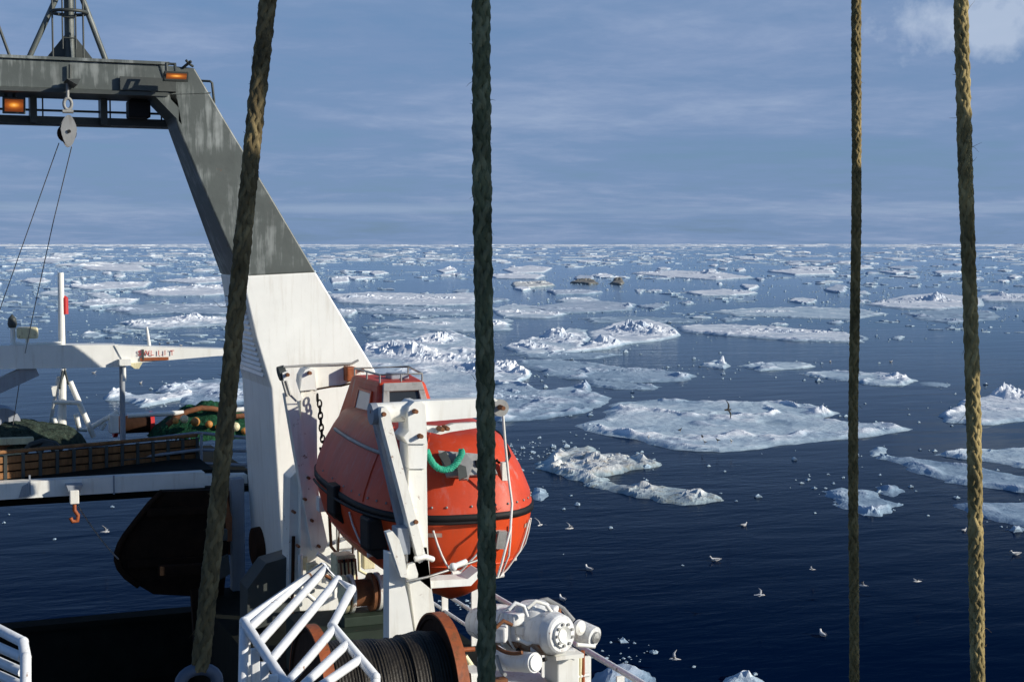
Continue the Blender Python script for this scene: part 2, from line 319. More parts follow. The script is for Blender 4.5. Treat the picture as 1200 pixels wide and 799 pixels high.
def seamat():
    m, n, l, b = newmat('sea_water'); n.remove(b); out = [x for x in n if x.type == 'OUTPUT_MATERIAL'][0]
    g = N(n, 'ShaderNodeNewGeometry'); mp = N(n, 'ShaderNodeMapping'); mp.inputs['Rotation'].default_value = (0, 0, R(25)); mp.inputs['Scale'].default_value = (0.55, 1.25, 1); l.new(g.outputs['Position'], mp.inputs[0])
    a = N(n, 'ShaderNodeTexNoise', Scale=0.30, Detail=3.0, Roughness=0.5, Distortion=0.4); l.new(mp.outputs[0], a.inputs['Vector'])
    c = N(n, 'ShaderNodeTexNoise', Scale=1.5, Detail=5.0, Roughness=0.6, Distortion=0.6); l.new(mp.outputs[0], c.inputs['Vector'])
    k = N(n, 'ShaderNodeTexNoise', Scale=0.02, Detail=3.0); l.new(g.outputs['Position'], k.inputs['Vector'])
    kr = ramp(n, [(0.38, (0.08,) * 3), (0.62, (1.3,) * 3)]); l.new(k.outputs['Fac'], kr.inputs[0])
    cm = N(n, 'ShaderNodeMath', operation='MULTIPLY'); l.new(c.outputs['Fac'], cm.inputs[0]); l.new(kr.outputs[0], cm.inputs[1])
    ad = N(n, 'ShaderNodeMath', operation='MULTIPLY_ADD'); l.new(cm.outputs[0], ad.inputs[0]); ad.inputs[1].default_value = 0.45; l.new(a.outputs['Fac'], ad.inputs[2])
    bp = N(n, 'ShaderNodeBump', Strength=0.22, Distance=0.2); l.new(ad.outputs[0], bp.inputs['Height'])
    df = N(n, 'ShaderNodeBsdfDiffuse'); df.inputs[0].default_value = (0.0008, 0.0075, 0.03, 1)
    gl = N(n, 'ShaderNodeBsdfGlossy'); gl.inputs['Roughness'].default_value = 0.06; l.new(bp.outputs[0], gl.inputs['Normal']); gl.inputs[0].default_value = (0.86, 0.95, 1, 1)
    fr = N(n, 'ShaderNodeFresnel', IOR=1.06); l.new(bp.outputs[0], fr.inputs['Normal'])
    fs_ = N(n, 'ShaderNodeMath', operation='MULTIPLY_ADD', use_clamp=True); l.new(fr.outputs[0], fs_.inputs[0]); fs_.inputs[1].default_value = 1.22; fs_.inputs[2].default_value = -0.06
    mx = N(n, 'ShaderNodeMixShader'); l.new(fs_.outputs[0], mx.inputs[0]); l.new(df.outputs[0], mx.inputs[1]); l.new(gl.outputs[0], mx.inputs[2])
    l.new(mx.outputs[0], out.inputs[0]); return m
M['sea'] = seamat()

# ---------------------------------------------------------------- sea
sea = MB(); rad = [0, 60, 200, 700, 2500, 9000, 40000]; nn = 48
for i in range(len(rad) - 1):
    for j in range(nn):
        a0 = 2 * math.pi * j / nn; a1 = 2 * math.pi * (j + 1) / nn
        q = [(rad[i] * math.cos(a0), rad[i] * math.sin(a0), 0), (rad[i + 1] * math.cos(a0), rad[i + 1] * math.sin(a0), 0),
             (rad[i + 1] * math.cos(a1), rad[i + 1] * math.sin(a1), 0), (rad[i] * math.cos(a1), rad[i] * math.sin(a1), 0)]
        if i == 0: sea.add([q[0], q[1], q[2]], [(0, 1, 2)])
        else: sea.add(q, [(0, 1, 2, 3)])
build('sea', sea, M['sea'], kind='structure')

# ---------------------------------------------------------------- the ship under everything: hull, decks, bulwark, superstructure
DK = 4.6                                        # boat deck
ship = thing('research_ship', 'dark-decked stern of the ship that carries the gantry, lifeboat and winches', 'ship', (0, 0, 0))
h = MB()
sec = [(-32, 5.5), (-20, 7.1), (22, 7.1), (25, 6.9)]
for (y0, x0), (y1, x1) in zip(sec, sec[1:]):
    for s in (-1, 1): h.add([(s * x0, y0, -1), (s * x1, y1, -1), (s * x1, y1, 3.0), (s * x0, y0, 3.0)], [(0, 1, 2, 3)])
h.add([(-6.9, 25, -1), (6.9, 25, -1), (6.9, 25, 3), (-6.9, 25, 3)], [(0, 1, 2, 3)])
build('hull', h, M['grey_dark'], ship)
d = MB(); d.box((0, 7.4, 2.93), (13.9, 35, 0.12)); build('trawl_deck', d, M['dark_deck'], ship)
d = MB(); d.box((5.6, 12.0, (DK + 3) / 2), (2.98, 23, DK - 3.0)); d.box((0, -2, (DK + 3) / 2 - 0.01), (14.0, 9, DK - 3.02)); build('boat_deck', d, M['dark_deck'], ship)
d = MB(); d.box((0.0, 24.7, 2.9), (12.0, 0.25, 2.05)); d.box((0.0, 24.7, 3.97), (12.0, 0.4, 0.09)); build('stern_bulwark', d, M['dark_deck'], ship)
d = MB(); d.box((-1.5, -4.5, 6.4), (9.0, 7.0, 3.6)); d.box((0.0, -1.6, 8.28), (11.4, 3.8, 0.16)); d.box((4.2, 1.3, 8.28), (2.9, 2.0, 0.16)); build('deckhouse', d, M['white'], ship)
d = MB(); d.box((6.35, 24.12, 5.6), (1.0, 1.6, 5.3)); build('aft_shade_block', d, M['white'], ship)  # unseen block added behind the leg to shade the planked screen
# panels added out of view, slotted to shape sun and shade on the ropes
d = MB()
for x0, x1, z0, z1 in ((2.9, 3.54, 8.36, 12.7), (3.54, 3.88, 8.36, 11.54), (3.54, 3.88, 11.84, 12.7), (3.88, 5.1, 8.36, 12.7), (5.8, 6.7, 10.80, 11.66)):
    d.box(((x0 + x1) / 2, 2.0, (z0 + z1) / 2), (x1 - x0, 0.08, z1 - z0))
d.box((5.45, 2.0, 11.3), (.7, .06, .1))
build('rope_shade_panels', d, M['white'], ship)

# ---------------------------------------------------------------- stern gantry
GY = 21.2
gan = thing('stern_gantry', 'tall stern gantry with slanted leg, grey above and white below, beside the lifeboat', 'gantry', P(335, 700, Y=GY))
def leg_solid(front_px, backs, mirror=False):
    mb = MB(); fr = [P(x, y, Y=GY) for x, y in front_px]
    bk = [Vector((p.x, yb, p.z)) for p, yb in zip(fr, backs)]
    if mirror: fr = [Vector((-p.x, p.y, p.z)) for p in fr]; bk = [Vector((-p.x, p.y, p.z)) for p in bk]
    n = len(fr); vs = fr + bk; k = n // 2
    fs = []
    # front / back faces as strips between the left chain (0..k-1) and right chain (n-1..k)
    for i in range(k - 1):
        a, b, c, e = i, i + 1, n - 2 - i, n - 1 - i
        f = (a, b, c, e); g = (a + n, e + n, c + n, b + n)
        fs += [f, g] if not mirror else [f[::-1], g[::-1]]
    for i in range(n):
        j = (i + 1) % n; q = (i, i + n, j + n, j); fs.append(q if not mirror else q[::-1])
    return mb.add(vs, fs)
up_px = [(186, 76), (209, 150), (247, 240), (283.5, 323.5), (370, 319), (318, 231), (259, 133), (228, 80)]
up_bk = [22.0, 22.0, 22.35, 22.75, 22.75, 22.35, 22.0, 22.0]
lo_px = [(283.5, 323.5), (300, 395), (318, 455), (330, 640), (336, 716), (452, 716), (450, 560), (440, 435), (417, 397), (370, 319)]
lo_bk = [22.75, 23.0, 23.2, 23.3, 23.3, 23.3, 23.3, 23.2, 23.0, 22.75]
build('upper_leg', leg_solid(up_px, up_bk), M['grey'], gan, bevel=0.02)
build('lower_leg', leg_solid(lo_px, lo_bk), M['white'], gan, bevel=0.02)
build('upper_leg', leg_solid(up_px, up_bk, True), M['grey'], gan, bevel=0.02)
build('lower_leg', leg_solid(lo_px, lo_bk, True), M['white'], gan, bevel=0.02)
zt = P(100, 72, Y=GY).z; zb_ = P(100, 105.5, Y=GY).z; xr = P(196, 90, Y=GY).x
b = MB(); b.box((0, 21.65, (zt + zb_) / 2), (2 * xr, 0.86, zt - zb_)); build('crossbeam', b, M['grey'], gan, bevel=0.015)
b = MB(); b.box((0, 21.65, zt + 0.02), (2 * xr + 0.06, 0.94, 0.04)); build('top_flange', b, M['grey'], gan)
b = MB(); b.box((0, 21.65, zb_ - 0.025), (2 * xr, 0.96, 0.05)); build('bottom_flange', b, M['grey_dark'], gan)
# corner gusset, diagonal under the beam
b = MB(); pts = [P(176, 107, Y=GY), P(206, 107, Y=GY), P(213, 146, Y=GY), P(206, 138, Y=GY)]; b.prism(pts, (0, 0.8, 0)); build('corner_gusset', b, M['grey'], gan, bevel=0.01)
# service platform below the beam
LY = 22.3
za_ = P(100, 143.5, Y=LY).z; x1 = P(209, 144, Y=LY).x
b = MB(); b.box((x1 / 2 - 2, LY, za_), (x1 + 4, 0.5, 0.10)); build('service_walkway', b, M['grey_dark'], gan)
b = MB(); zr = P(100, 131, Y=LY - 0.2).z; b.tube([(-3.5, LY - 0.2, zr), (x1 - .1, LY - 0.2, zr)], 0.018, 6); build('handrail', b, M['grey_dark'], gan)
for i, px in enumerate((38, 120)):
    b = MB(); p = P(px, 125, Y=22.1); b.box((p.x, 22.05, (zb_ + za_) / 2), (0.09, 0.3, zb_ - za_ + 0.1)); build('hanger', b, M['grey_dark'], gan)
for px in (50, 129, 189):
    b = MB(); p = P(px, 125, Y=22.1); b.tube([(p.x, 22.1, zb_), (p.x, 22.1, za_ - 0.06)], 0.012, 6); build('stanchion', b, M['grey_dark'], gan)
# louvre grille on the sloping inboard face
lf0 = P(290.5, 350, Y=GY); lf1 = P(316, 443, Y=GY)
gx = Vector((-0.012, 0, 0)); up0 = lf0 + Vector((0, 0.25, 0)); lo0 = lf1 + Vector((0, 0.22, 0))
g = MB(); fn = Vector((-(lf0.z - lf1.z), 0, -(lf1.x - lf0.x))).normalized()
g.add([up0 + fn * .012, Vector((lf0.x, 22.75, lf0.z)) + fn * .012, Vector((lf1.x, 23.05, lf1.z)) + fn * .012, lo0 + fn * .012], [(0, 1, 2, 3)])
gr = build('louvre_grille', g, M['grey_dark'], gan)
for i in range(15):
    t = (i + 0.5) / 15; a = up0.lerp(lo0, t); e = Vector((lf0.x, 22.7, lf0.z)).lerp(Vector((lf1.x, 23.0, lf1.z)), t)
    b = MB(); dn = (lf1 - lf0).normalized(); b.hexa([a + fn * .015 - dn * .03, e + fn * .015 - dn * .03, e + fn * .015 + dn * .0, a + fn * .015 + dn * .0,
        a + fn * .05 + dn * .02, e + fn * .05 + dn * .02, e + fn * .05 + dn * .035, a + fn * .05 + dn * .035])
    build('slat', b, M['white_cold'], gr)
# small fittings
b = MB(); b.tube([P(235, 95, Y=GY + .1), P(246, 95.5, Y=GY), P(248.5, 97.5, Y=GY), P(251, 121, Y=GY + .1)], 0.018, 6); build('grab_handle', b, M['grey_dark'], gan)
b = MB(); b.tube([P(214, 80, Y=GY), P(224, 72, Y=GY - .1)], 0.02, 6); b.tube([P(218, 71, Y=GY - .1), P(223, 76, Y=GY - .05), P(226, 78, Y=GY)], 0.018, 6); build('cable_horn', b, M['grey_dark'], gan)
b = MB(); b.tube([P(82, 76, Y=GY - .03), P(82, 92, Y=GY - .03)], 0.02, 6); build('drain_pipe', b, M['grey_dark'], gan)
b = MB(); b.prism([P(74, 97, Y=GY), P(90, 97, Y=GY), P(86, 104, Y=GY)], (0, -0.5, 0)); build('padeye_bracket', b, M['grey_dark'], gan)
b = MB(); p = P(195, 93, Y=GY - .02); b.box((p.x - .25, GY - .03, p.z - .08), (0.75, 0.05, 0.18)); build('lamp_bracket_shadow', b, M['grey_dark'], gan)  # dark plate, partly standing in for the lamp's shadow on the beam
b = MB(); b.tube([P(196, 110.5, Y=GY), P(247, 109, Y=GY)], .010, 6); build('weld_seam', b, M['grey'], gan)
# ---- mast on the gantry
MY = 21.65; mz = zt + 0.04
mast = thing('gantry_mast', 'grey pole mast with slanting stays and a ladder on top of the gantry beam', 'mast', Vector((P(82, 70, Y=MY).x, MY, mz)))
mxx = P(82, 70, Y=MY).x; sc = 21.9 / 1770.0
b = MB(); b.tube([(mxx, MY, mz), (mxx, MY, mz + 4.2)], 0.068, 14); build('pole', b, M['grey'], mast)
for s in (-1, 1):
    b = MB(); b.prism([(mxx + s * .06, MY - .01, mz), (mxx + s * .34, MY - .01, mz), (mxx + s * .06, MY - .01, mz + .36)], (0, 0.02, 0)); build('foot_gusset', b, M['grey_dark'], mast)
b = MB(); b.prism([(mxx + .01, MY - .06, mz), (mxx + .01, MY - .34, mz), (mxx + .01, MY - .06, mz + .4)], (-0.02, 0, 0)); build('foot_gusset', b, M['grey'], mast)
for a, c in (((65, 0), (33, 69)), ((97, 0), (125, 71))):
    p = P(*a, Y=MY); q = P(*c, Y=MY); q.z = mz; dlt = p - q; b = MB(); b.tube([q, q + dlt * 1.7], 0.04, 10); build('stay', b, M['grey'], mast)
for px in (62, 98):
    x = P(px, 60, Y=MY - .1).x; b = MB(); b.tube([(x, MY - .1, mz), (x, MY - .1, mz + 3)], 0.014, 6); build('cage_bar', b, M['grey_dark'], mast)
b = MB(); zc = P(82, 15, Y=MY).z; b.tube([(mxx + .24 * math.cos(t * math.pi / 12), MY + .24 * math.sin(t * math.pi / 12), zc) for t in range(24)], 0.025, 6, closed=True); build('safety_hoop', b, M['grey_dark'], mast)
b = MB(); x0 = P(73, 30, Y=MY - .12).x; x2 = P(88.5, 30, Y=MY - .12).x
for x in (x0, x2): b.tube([(x, MY - .14, mz + .15), (x, MY - .14, mz + 3)], 0.012, 6)
for k in range(10): b.tube([(x0, MY - .14, mz + .3 + .28 * k), (x2, MY - .14, mz + .3 + .28 * k)], 0.01, 6)
build('ladder', b, M['grey_dark'], mast)
b = MB(); q = P(12.5, 68, Y=MY); q.z = mz; p = P(0, 35, Y=MY); b.tube([q, q + (p - q) * 3], 0.022, 6)
one('stay_wire', b, M['grey_dark'], 'thin dark slanting stay at the left end of the gantry beam', 'stay', q)

# ---- lamps
def flood(loc, label, lit, tilt=0.0, w_=0.42, hh=0.26):
    t = thing('floodlight', label, 'floodlight', loc, 'floodlights on the gantry')
    lx, ly, lz = loc
    b = MB(); q = [(lx - w_ / 2, ly - .12, lz - hh / 2), (lx + w_ / 2, ly - .12, lz - hh / 2), (lx + w_ * .4, ly + .18, lz - hh * .3), (lx - w_ * .4, ly + .18, lz - hh * .3),
                   (lx - w_ / 2, ly - .18, lz + hh / 2), (lx + w_ / 2, ly - .18, lz + hh / 2), (lx + w_ * .4, ly + .18, lz + hh * .42), (lx - w_ * .4, ly + .18, lz + hh * .42)]
    b.hexa(q); build('housing', b, M['grey_dark'], t, bevel=0.01)
    b = MB(); b.tube([(lx - w_ * .3, ly, lz + hh / 2 - .02), (lx - w_ * .3, ly + .06, lz + hh / 2 + .12), (lx + w_ * .05, ly + .06, lz + hh / 2 + .12), (lx + w_ * .05, ly, lz + hh / 2 - .02)], 0.025, 6)
    build('bracket', b, M['grey_dark'], t)
    b = MB(); e = .03; b.add([(lx - w_ / 2 + e, ly - .128, lz - hh / 2 + e), (lx + w_ / 2 - e, ly - .128, lz - hh / 2 + e), (lx + w_ / 2 - e, ly - .178, lz + hh / 2 - e), (lx - w_ / 2 + e, ly - .178, lz + hh / 2 - e)], [(0, 1, 2, 3)])
    for v in b.v: v.y -= 0.006
    build('lens', b, M['lamp'] if lit else M['black'], t)
    return t
p = P(204.5, 91, Y=GY - .45); flood(p, 'lit amber floodlight fixed to the front of the gantry corner', True, w_=.33, hh=.13)
p = P(15.5, 125, Y=GY + .45); flood(p, 'glowing amber floodlight hanging under the gantry beam', True, w_=.30, hh=.22)
p = P(162, 128, Y=21.8)
t = thing('floodlight', 'unlit dark floodlight hanging under the gantry beam by the corner', 'floodlight', p, 'floodlights on the gantry')
b = MB(); b.box(p + Vector((0, 0, -.01)), (0.30, 0.3, 0.24)); b.box(p + Vector((0, 0, .12)), (.24, .22, .08)); build('housing', b, M['black'], t, bevel=.02)
for k in range(4):
    b = MB(); b.box(p + Vector((-.1 + .065 * k, 0, .2)), (0.03, .2, .12)); build('cooling_fin', b, M['black'], t)

# ---- hanging block and its falls
p = P(80, 152, Y=GY - .1)
blk = thing('hoisting_block', 'weathered steel snatch block hanging under the gantry beam', 'pulley block', p)
def egg(c, w_, h0, h1, y, n=20):
    out = []
    for k in range(n):
        a = 2 * math.pi * k / n; rr = 1.0
        out.append(Vector((c.x + w_ * math.sin(a) * (1 - .25 * abs(math.cos(a))), y, c.z + (h1 if math.cos(a) > 0 else h0) * math.cos(a))))
    return out
for yy in (-.08, .05):
    b = MB(); b.prism(egg(p, .105, .235, .19, p.y + yy), (0, 0.03, 0)); build('cheek_plate', b, M['steel'], blk, bevel=.006)
b = MB(); b.lathe(p + Vector((-0.02, -.04, -.05)), (0, 1, 0), [(0, .0), (0, .125), (.03, .10), (.07, .125), (.07, 0)], 20); build('sheave', b, M['rust_dark'], blk)
b = MB(); b.lathe(p + Vector((0, -.1, -.03)), (0, 1, 0), [(0, 0), (0, .025), (.2, .025), (.2, 0)], 8); build('axle', b, M['black'], blk)
b = MB(); c0 = p + Vector((0, 0, .34)); b.tube([c0 + Vector((.05 * math.cos(k * math.pi / 8), 0, .075 * math.sin(k * math.pi / 8))) for k in range(16)], .022, 8, closed=True)
b.tube([c0 + Vector((0, 0, .08)), c0 + Vector((0, 0, .32))], .022, 8); b.tube([c0 + Vector((-.07, 0, -.1)), c0 + Vector((.07, 0, -.1))], .026, 8)
build('shackle', b, M['grp_grey'], blk)
b = MB(); b.tube([P(69, 168, Y=GY - .1), P(0, 362, Y=24), P(-30, 445, Y=26)], 0.007, 6)
one('hoist_wire', b, M['cable'], 'thin steel wire running down left from the hanging block to the frame edge', 'wire', P(69, 168, Y=GY - .1), 'hoist wires')
b = MB(); b.tube([P(84, 172, Y=GY - .1), P(62, 262, Y=22.6), P(38, 372, Y=24.3), P(24, 440, Y=25.3), P(14, 505, Y=26.3)], 0.007, 6)
one('hoist_wire', b, M['cable'], 'thin steel wire dropping from the hanging block past the white lamp box', 'wire', P(84, 172, Y=GY - .1), 'hoist wires')

# ---------------------------------------------------------------- stern walkway with planked screen
WY = 23.4
wk = thing('stern_walkway', 'white stern walkway girder with a brown planked screen and rails above the slipway', 'walkway', P(130, 578, Y=WY))
b = MB(); ga = P(-60, 567, Y=WY); gb = P(240, 553, Y=WY); gc = P(240, 571, Y=WY); gd = P(-60, 589.5, Y=WY)
b.prism([Vector((-6, WY, ga.z)), gb, gc, Vector((-6, WY, gd.z))], (0, 0.25, 0)); build('girder', b, M['white'], wk, bevel=.01)
b = MB(); b.prism([P(240, 557, Y=WY), P(290, 556, Y=WY), P(290, 566, Y=WY), P(240, 569, Y=WY)], (0, 0.25, 0)); build('girder_end', b, M['white'], wk, bevel=.01)
for px in (133.5, 35):
    b = MB(); p = P(px, 568, Y=WY - .012); b.box((p.x, WY - .006, p.z), (0.025, .012, .29)); build('joint_strip', b, M['grey_blue'], wk)
b = MB(); b.box((-.8, WY + .9, gb.z - .03), (10.6, 1.3, .06)); build('walkway_deck', b, M['dark_deck'], wk)
b = MB(); b.prism([P(22, 583, Y=WY - .03), P(26, 570, Y=WY - .03), P(33, 566, Y=WY - .03), P(34, 581, Y=WY - .03)], (0, .02, 0)); build('eye_plate', b, M['grey_blue'], wk)
b = MB(); b.prism([P(76, 566, Y=WY), P(95, 565, Y=WY), P(92, 574, Y=WY), P(79, 574, Y=WY)], (0, -.25, 0)); build('hook_bracket', b, M['grey_blue'], wk)
# support column at the leg
b = MB(); p0 = P(277, 560, Y=WY - .1); p1 = P(279, 700, Y=WY - .1); b.box(((p0.x + p1.x) / 2, WY - .1, (p0.z + p1.z) / 2), (.2, .2, p0.z - p1.z)); build('column', b, M['grey_blue'], wk, bevel=.01)
b = MB(); p0 = P(268, 575, Y=WY - .05); p1 = P(268, 650, Y=WY - .05); b.box((p0.x, WY, (p0.z + p1.z) / 2), (.12, .08, p0.z - p1.z)); build('rusty_stiffener', b, M['rust'], wk)
# planked screen: bays of planks between posts
TL, TR = P(-36, 538, Y=23.5), P(231, 514, Y=25.2); BL, BR = P(-36, 566, Y=23.5), P(231, 539, Y=25.2)
nb = 14; bayobj = None
for i in range(nb):
    u0, u1 = i / nb, (i + 1) / nb
    for k in range(3):
        v0, v1 = k / 3, (k + 1) / 3
        def q(u, v): return BL.lerp(BR, u).lerp(TL.lerp(TR, u), v)
        eps = .035; j = random.uniform(-.012, .012)
        a = [q(u0 + .07 / nb, v0 + eps), q(u1 - .07 / nb, v0 + eps), q(u1 - .07 / nb, v1 - eps), q(u0 + .07 / nb, v1 - eps)]
        b = MB(); b.prism([x + Vector((0, j, 0)) for x in a], (0, .04, 0)); build('plank', b, M['wood'], wk)
    b = MB(); b.bar(q(u0, -.03), q(u0, 1.06), .05, .07); build('screen_post', b, M['grey_dark'], wk)
b = MB(); b.bar(q(1, -.03), q(1, 1.06), .05, .07); build('screen_post', b, M['grey_dark'], wk)
b = MB(); off = Vector((0, .06, 0)); b.add([BL + off, BR + off, TR + off, TL + off], [(0, 1, 2, 3)]); build('screen_backing', b, M['rust_dark'], wk)
b = MB(); b.tube([TL + Vector((0, 0, .06)), TR + Vector((0, 0, .06))], .03, 8); build('screen_rail', b, M['wood'], wk)
b = MB(); b.tube([BL - Vector((0, .03, .05)), BR - Vector((0, .03, .05))], .025, 8); build('screen_rail', b, M['wood'], wk)
for ya, yb, Ya in ((507, 513, 25.2), (527, 528, 24.8), (543, 545, 24.5)):
    b = MB(); b.tube([P(80, ya + 19, Y=Ya - .4), P(232, ya, Y=Ya + .3), P(292, yb, Y=Ya)], .028, 8); build('rail', b, M['grey_blue'], wk)
for px, t_, bt in ((236, 507, 553), (262, 508, 554)):
    b = MB(); b.tube([P(px, t_, Y=24.9), P(px, bt, Y=24.9)], .025, 8); build('stanchion', b, M['grey_blue'], wk)
# tackle hook catching the sun
p = P(87, 582, Y=WY - .35)
tk = thing('tackle_hook', 'sunlit white and orange tackle block hanging from the walkway girder', 'hook', p)
b = MB(); b.box(p + Vector((0, 0, 0)), (.13, .1, .2)); build('block', b, M['white_rust'], tk, bevel=.01)
b = MB(); b.tube([p + Vector((0, 0, -.1)), p + Vector((0, 0, -.2)), p + Vector((.05, 0, -.28)), p + Vector((.04, 0, -.36)), p + Vector((-.03, 0, -.37)), p + Vector((-.06, 0, -.31))], .03, 8); build('hook', b, M['rust_orange'], tk)
b = MB(); b.tube(catenary(P(90, 590, Y=WY - .2), P(139, 655, Y=22.9), .05), .012, 6)
one('tag_line', b, M['cable'], 'thin dark line running from the tackle hook down to the trawl door', 'rope', P(90, 590, Y=WY - .2))

# ---------------------------------------------------------------- trawl door
DY = 23.0
td = thing('trawl_door', 'big black curved trawl door hanging under the stern walkway', 'trawl door', P(205, 640, Y=DY))
sil = [(190, 576), (176, 590), (160, 610), (147, 627), (141, 637), (137.5, 647), (137, 656), (140, 665), (148, 675), (163, 686), (180, 696), (262, 700), (268, 640), (263, 574)]
b = MB(); b.prism([P(x, y, Y=DY) for x, y in sil], (0, .22, 0)); build('plate', b, M['door_black'], td, bevel=.04)
b = MB(); b.tube([P(x, y, Y=DY - .02) for x, y in sil[:10]], .05, 8); build('shoe', b, M['door_black'], td)
b = MB(); b.prism([P(258, 576, Y=DY - .04), P(264, 576, Y=DY - .04), P(272, 606, Y=DY - .04), P(272, 634, Y=DY - .04), P(266, 634, Y=DY - .04), P(264, 605, Y=DY - .04)], (0, .03, 0)); build('rubbing_strip', b, M['rust'], td)
for y0 in (600, 660):
    b = MB(); b.bar(P(172 if y0 < 650 else 150, y0, Y=DY - .05), P(255, y0 - 4, Y=DY - .05), .12, .08); build('stiffener', b, M['door_black'], td)
# dark frame below the door
t = thing('slipway_frame', 'shaded steel frame and pillars beside the slipway under the trawl door', 'frame', P(220, 720, Y=22.3))
for a, c, wd in (((228, 690), (232, 760), .12), ((186, 668), (268, 664), .14)):
    b = MB(); b.bar(P(*a, Y=22.4), P(*c, Y=22.4), wd, .15); build('pillar', b, M['door_black'], t, bevel=.01)
b = MB(); b.prism([P(236, 664, Y=22.3), P(268, 650, Y=22.3), P(270, 672, Y=22.3), P(238, 690, Y=22.3)], (0, .1, 0)); build('bracket_plate', b, M['grey_dark'], t)
b = MB(); p = P(261, 626, Y=22.4); b.box(p, (.12, .12, .16)); build('lamp_fitting', b, M['grey_dark'], t)

# ---------------------------------------------------------------- stern deck behind the walkway: crane, tripod, nets
SY = 24.9
cr = thing('deck_crane', 'white deck crane boom lying across the stern with a red load marking', 'crane', P(60, 430, Y=SY))
b = MB()
tl, tr, br, bl = P(-80, 405.5, Y=SY), P(138, 404, Y=SY), P(144, 430, Y=SY), P(-80, 434, Y=SY)
b.prism([tl, tr, br, bl], (0, .45, 0)); build('boom', b, M['white'], cr, bevel=.01)
b = MB(); b.prism([P(134, 404.5, Y=SY - .02), P(258, 409, Y=SY - .02), P(287, 410, Y=SY - .02), P(287, 416, Y=SY - .02), P(255, 417, Y=SY - .02), P(146, 426.5, Y=SY - .02)], (0, .4, 0)); build('boom_tip', b, M['white'], cr, bevel=.01)
b = MB(); b.bar(P(-30, 465, Y=SY + .2), P(42, 432, Y=SY + .2), .22, .2); build('luffing_ram', b, M['grey_blue'], cr)
b = MB(); b.prism([P(150, 426, Y=SY - .1), P(167, 425, Y=SY - .1), P(163, 432, Y=SY - .1), P(158, 432, Y=SY - .1)], (0, .3, 0)); build('boom_sheave', b, M['yellow'], cr)
b = MB(); p = P(181, 420.5, Y=SY - .04); b.box(p, (.45, .02, .05)); build('rust_stain', b, M['rust_orange'], cr)
b = MB(); p = P(167.5, 415.5, Y=SY - .04); b.box(p, (.03, .03, .17)); build('sign_edge', b, M['grey_dark'], cr)
cu = bpy.data.curves.new('lettering', 'FONT'); cu.body = 'SWL 1.1 T'; cu.size = .12; cu.extrude = .003; cu.align_x = 'CENTER'; cu.align_y = 'CENTER'; cu.space_character = 1.12
cu.materials.append(M['letter'])
lt0 = bpy.data.objects.new('lettering_curve', cu); C.objects.link(lt0); bpy.context.view_layer.update()
lme = bpy.data.meshes.new_from_object(lt0.evaluated_get(bpy.context.evaluated_depsgraph_get())); bpy.data.objects.remove(lt0)
lt = bpy.data.objects.new('lettering', lme); C.objects.link(lt); lt.parent = cr
lt.location = P(183, 413.8, Y=SY - .045) - org(cr); lt.rotation_euler = (R(90), R(1), 0)
# boom rest post
t = thing('boom_rest', 'thin grey post holding up the white crane boom', 'post', P(142, 510, Y=SY))
b = MB(); p0 = P(143, 425, Y=SY + .1); p1 = P(144, 515, Y=SY + .1); b.tube([p0, p1], .045, 10); build('post', b, M['grey_blue'], t)
b = MB(); b.box(p0 + Vector((0.02, -.1, .02)), (.18, .3, .1)); build('cradle', b, M['white'], t)
b = MB(); p = P(145.5, 438, Y=SY - .06); b.tube([p + Vector((0, 0, .12)), p - Vector((0, 0, .12))], .03, 8); build('pin', b, M['white'], t)
# white staff on the boom with a red light beside it
t = thing('signal_staff', 'tall white staff standing on the crane boom with a red lamp on it', 'staff', P(72, 404, Y=SY + .2))
b = MB(); b.tube([P(72.5, 405, Y=SY + .2), P(71, 319.5, Y=SY + .2)], [.055, .048], 10); build('staff', b, M['white'], t)
b = MB(); b.lathe(P(76.5, 368, Y=SY + .2), (0, 0, 1), [(0, 0), (0, .05), (.26, .05), (.3, 0)], 10); build('red_lamp', b, M['red'], t)
b = MB(); b.tube([P(76, 404, Y=SY + .25), P(75, 368, Y=SY + .25)], .015, 6); build('cable', b, M['grey_dark'], t)
t = thing('signal_horn', 'short white post with a dark round head on the crane boom', 'horn', P(15, 402, Y=SY + .2))
b = MB(); b.tube([P(15, 405, Y=SY + .2), P(15, 380, Y=SY + .2)], .04, 8); build('post', b, M['white'], t)
b = MB(); b.lathe(P(14.5, 384, Y=SY + .2), (0, 0, 1), [(0, 0), (0, .055), (.06, .075), (.15, .06), (.22, 0)], 12); build('head', b, M['grey_dark'], t)
t = thing('lamp_box', 'cream lamp box on a thin pipe on the crane boom', 'lamp', P(32, 402, Y=SY + .2))
b = MB(); b.box(P(32, 390, Y=SY + .2), (.32, .22, .18)); build('box', b, M['yellow'], t, bevel=.03)
b = MB(); b.tube([P(18, 402, Y=SY + .2), P(28, 403.5, Y=SY + .1), P(72, 401.5, Y=SY + .1)], .025, 6); build('pipe', b, M['white'], t)
b = MB(); b.tube([P(32, 395, Y=SY + .2), P(32, 405, Y=SY + .2)], .03, 6); build('stem', b, M['white'], t)
b = MB(); b.tube([P(175, 405, Y=SY + .1), P(172, 383, Y=SY + .1)], [.03, .018], 8)
one('whip_aerial', b, M['white'], 'short slightly leaning white aerial on the boom above the red lettering', 'aerial', P(175, 405, Y=SY + .1))
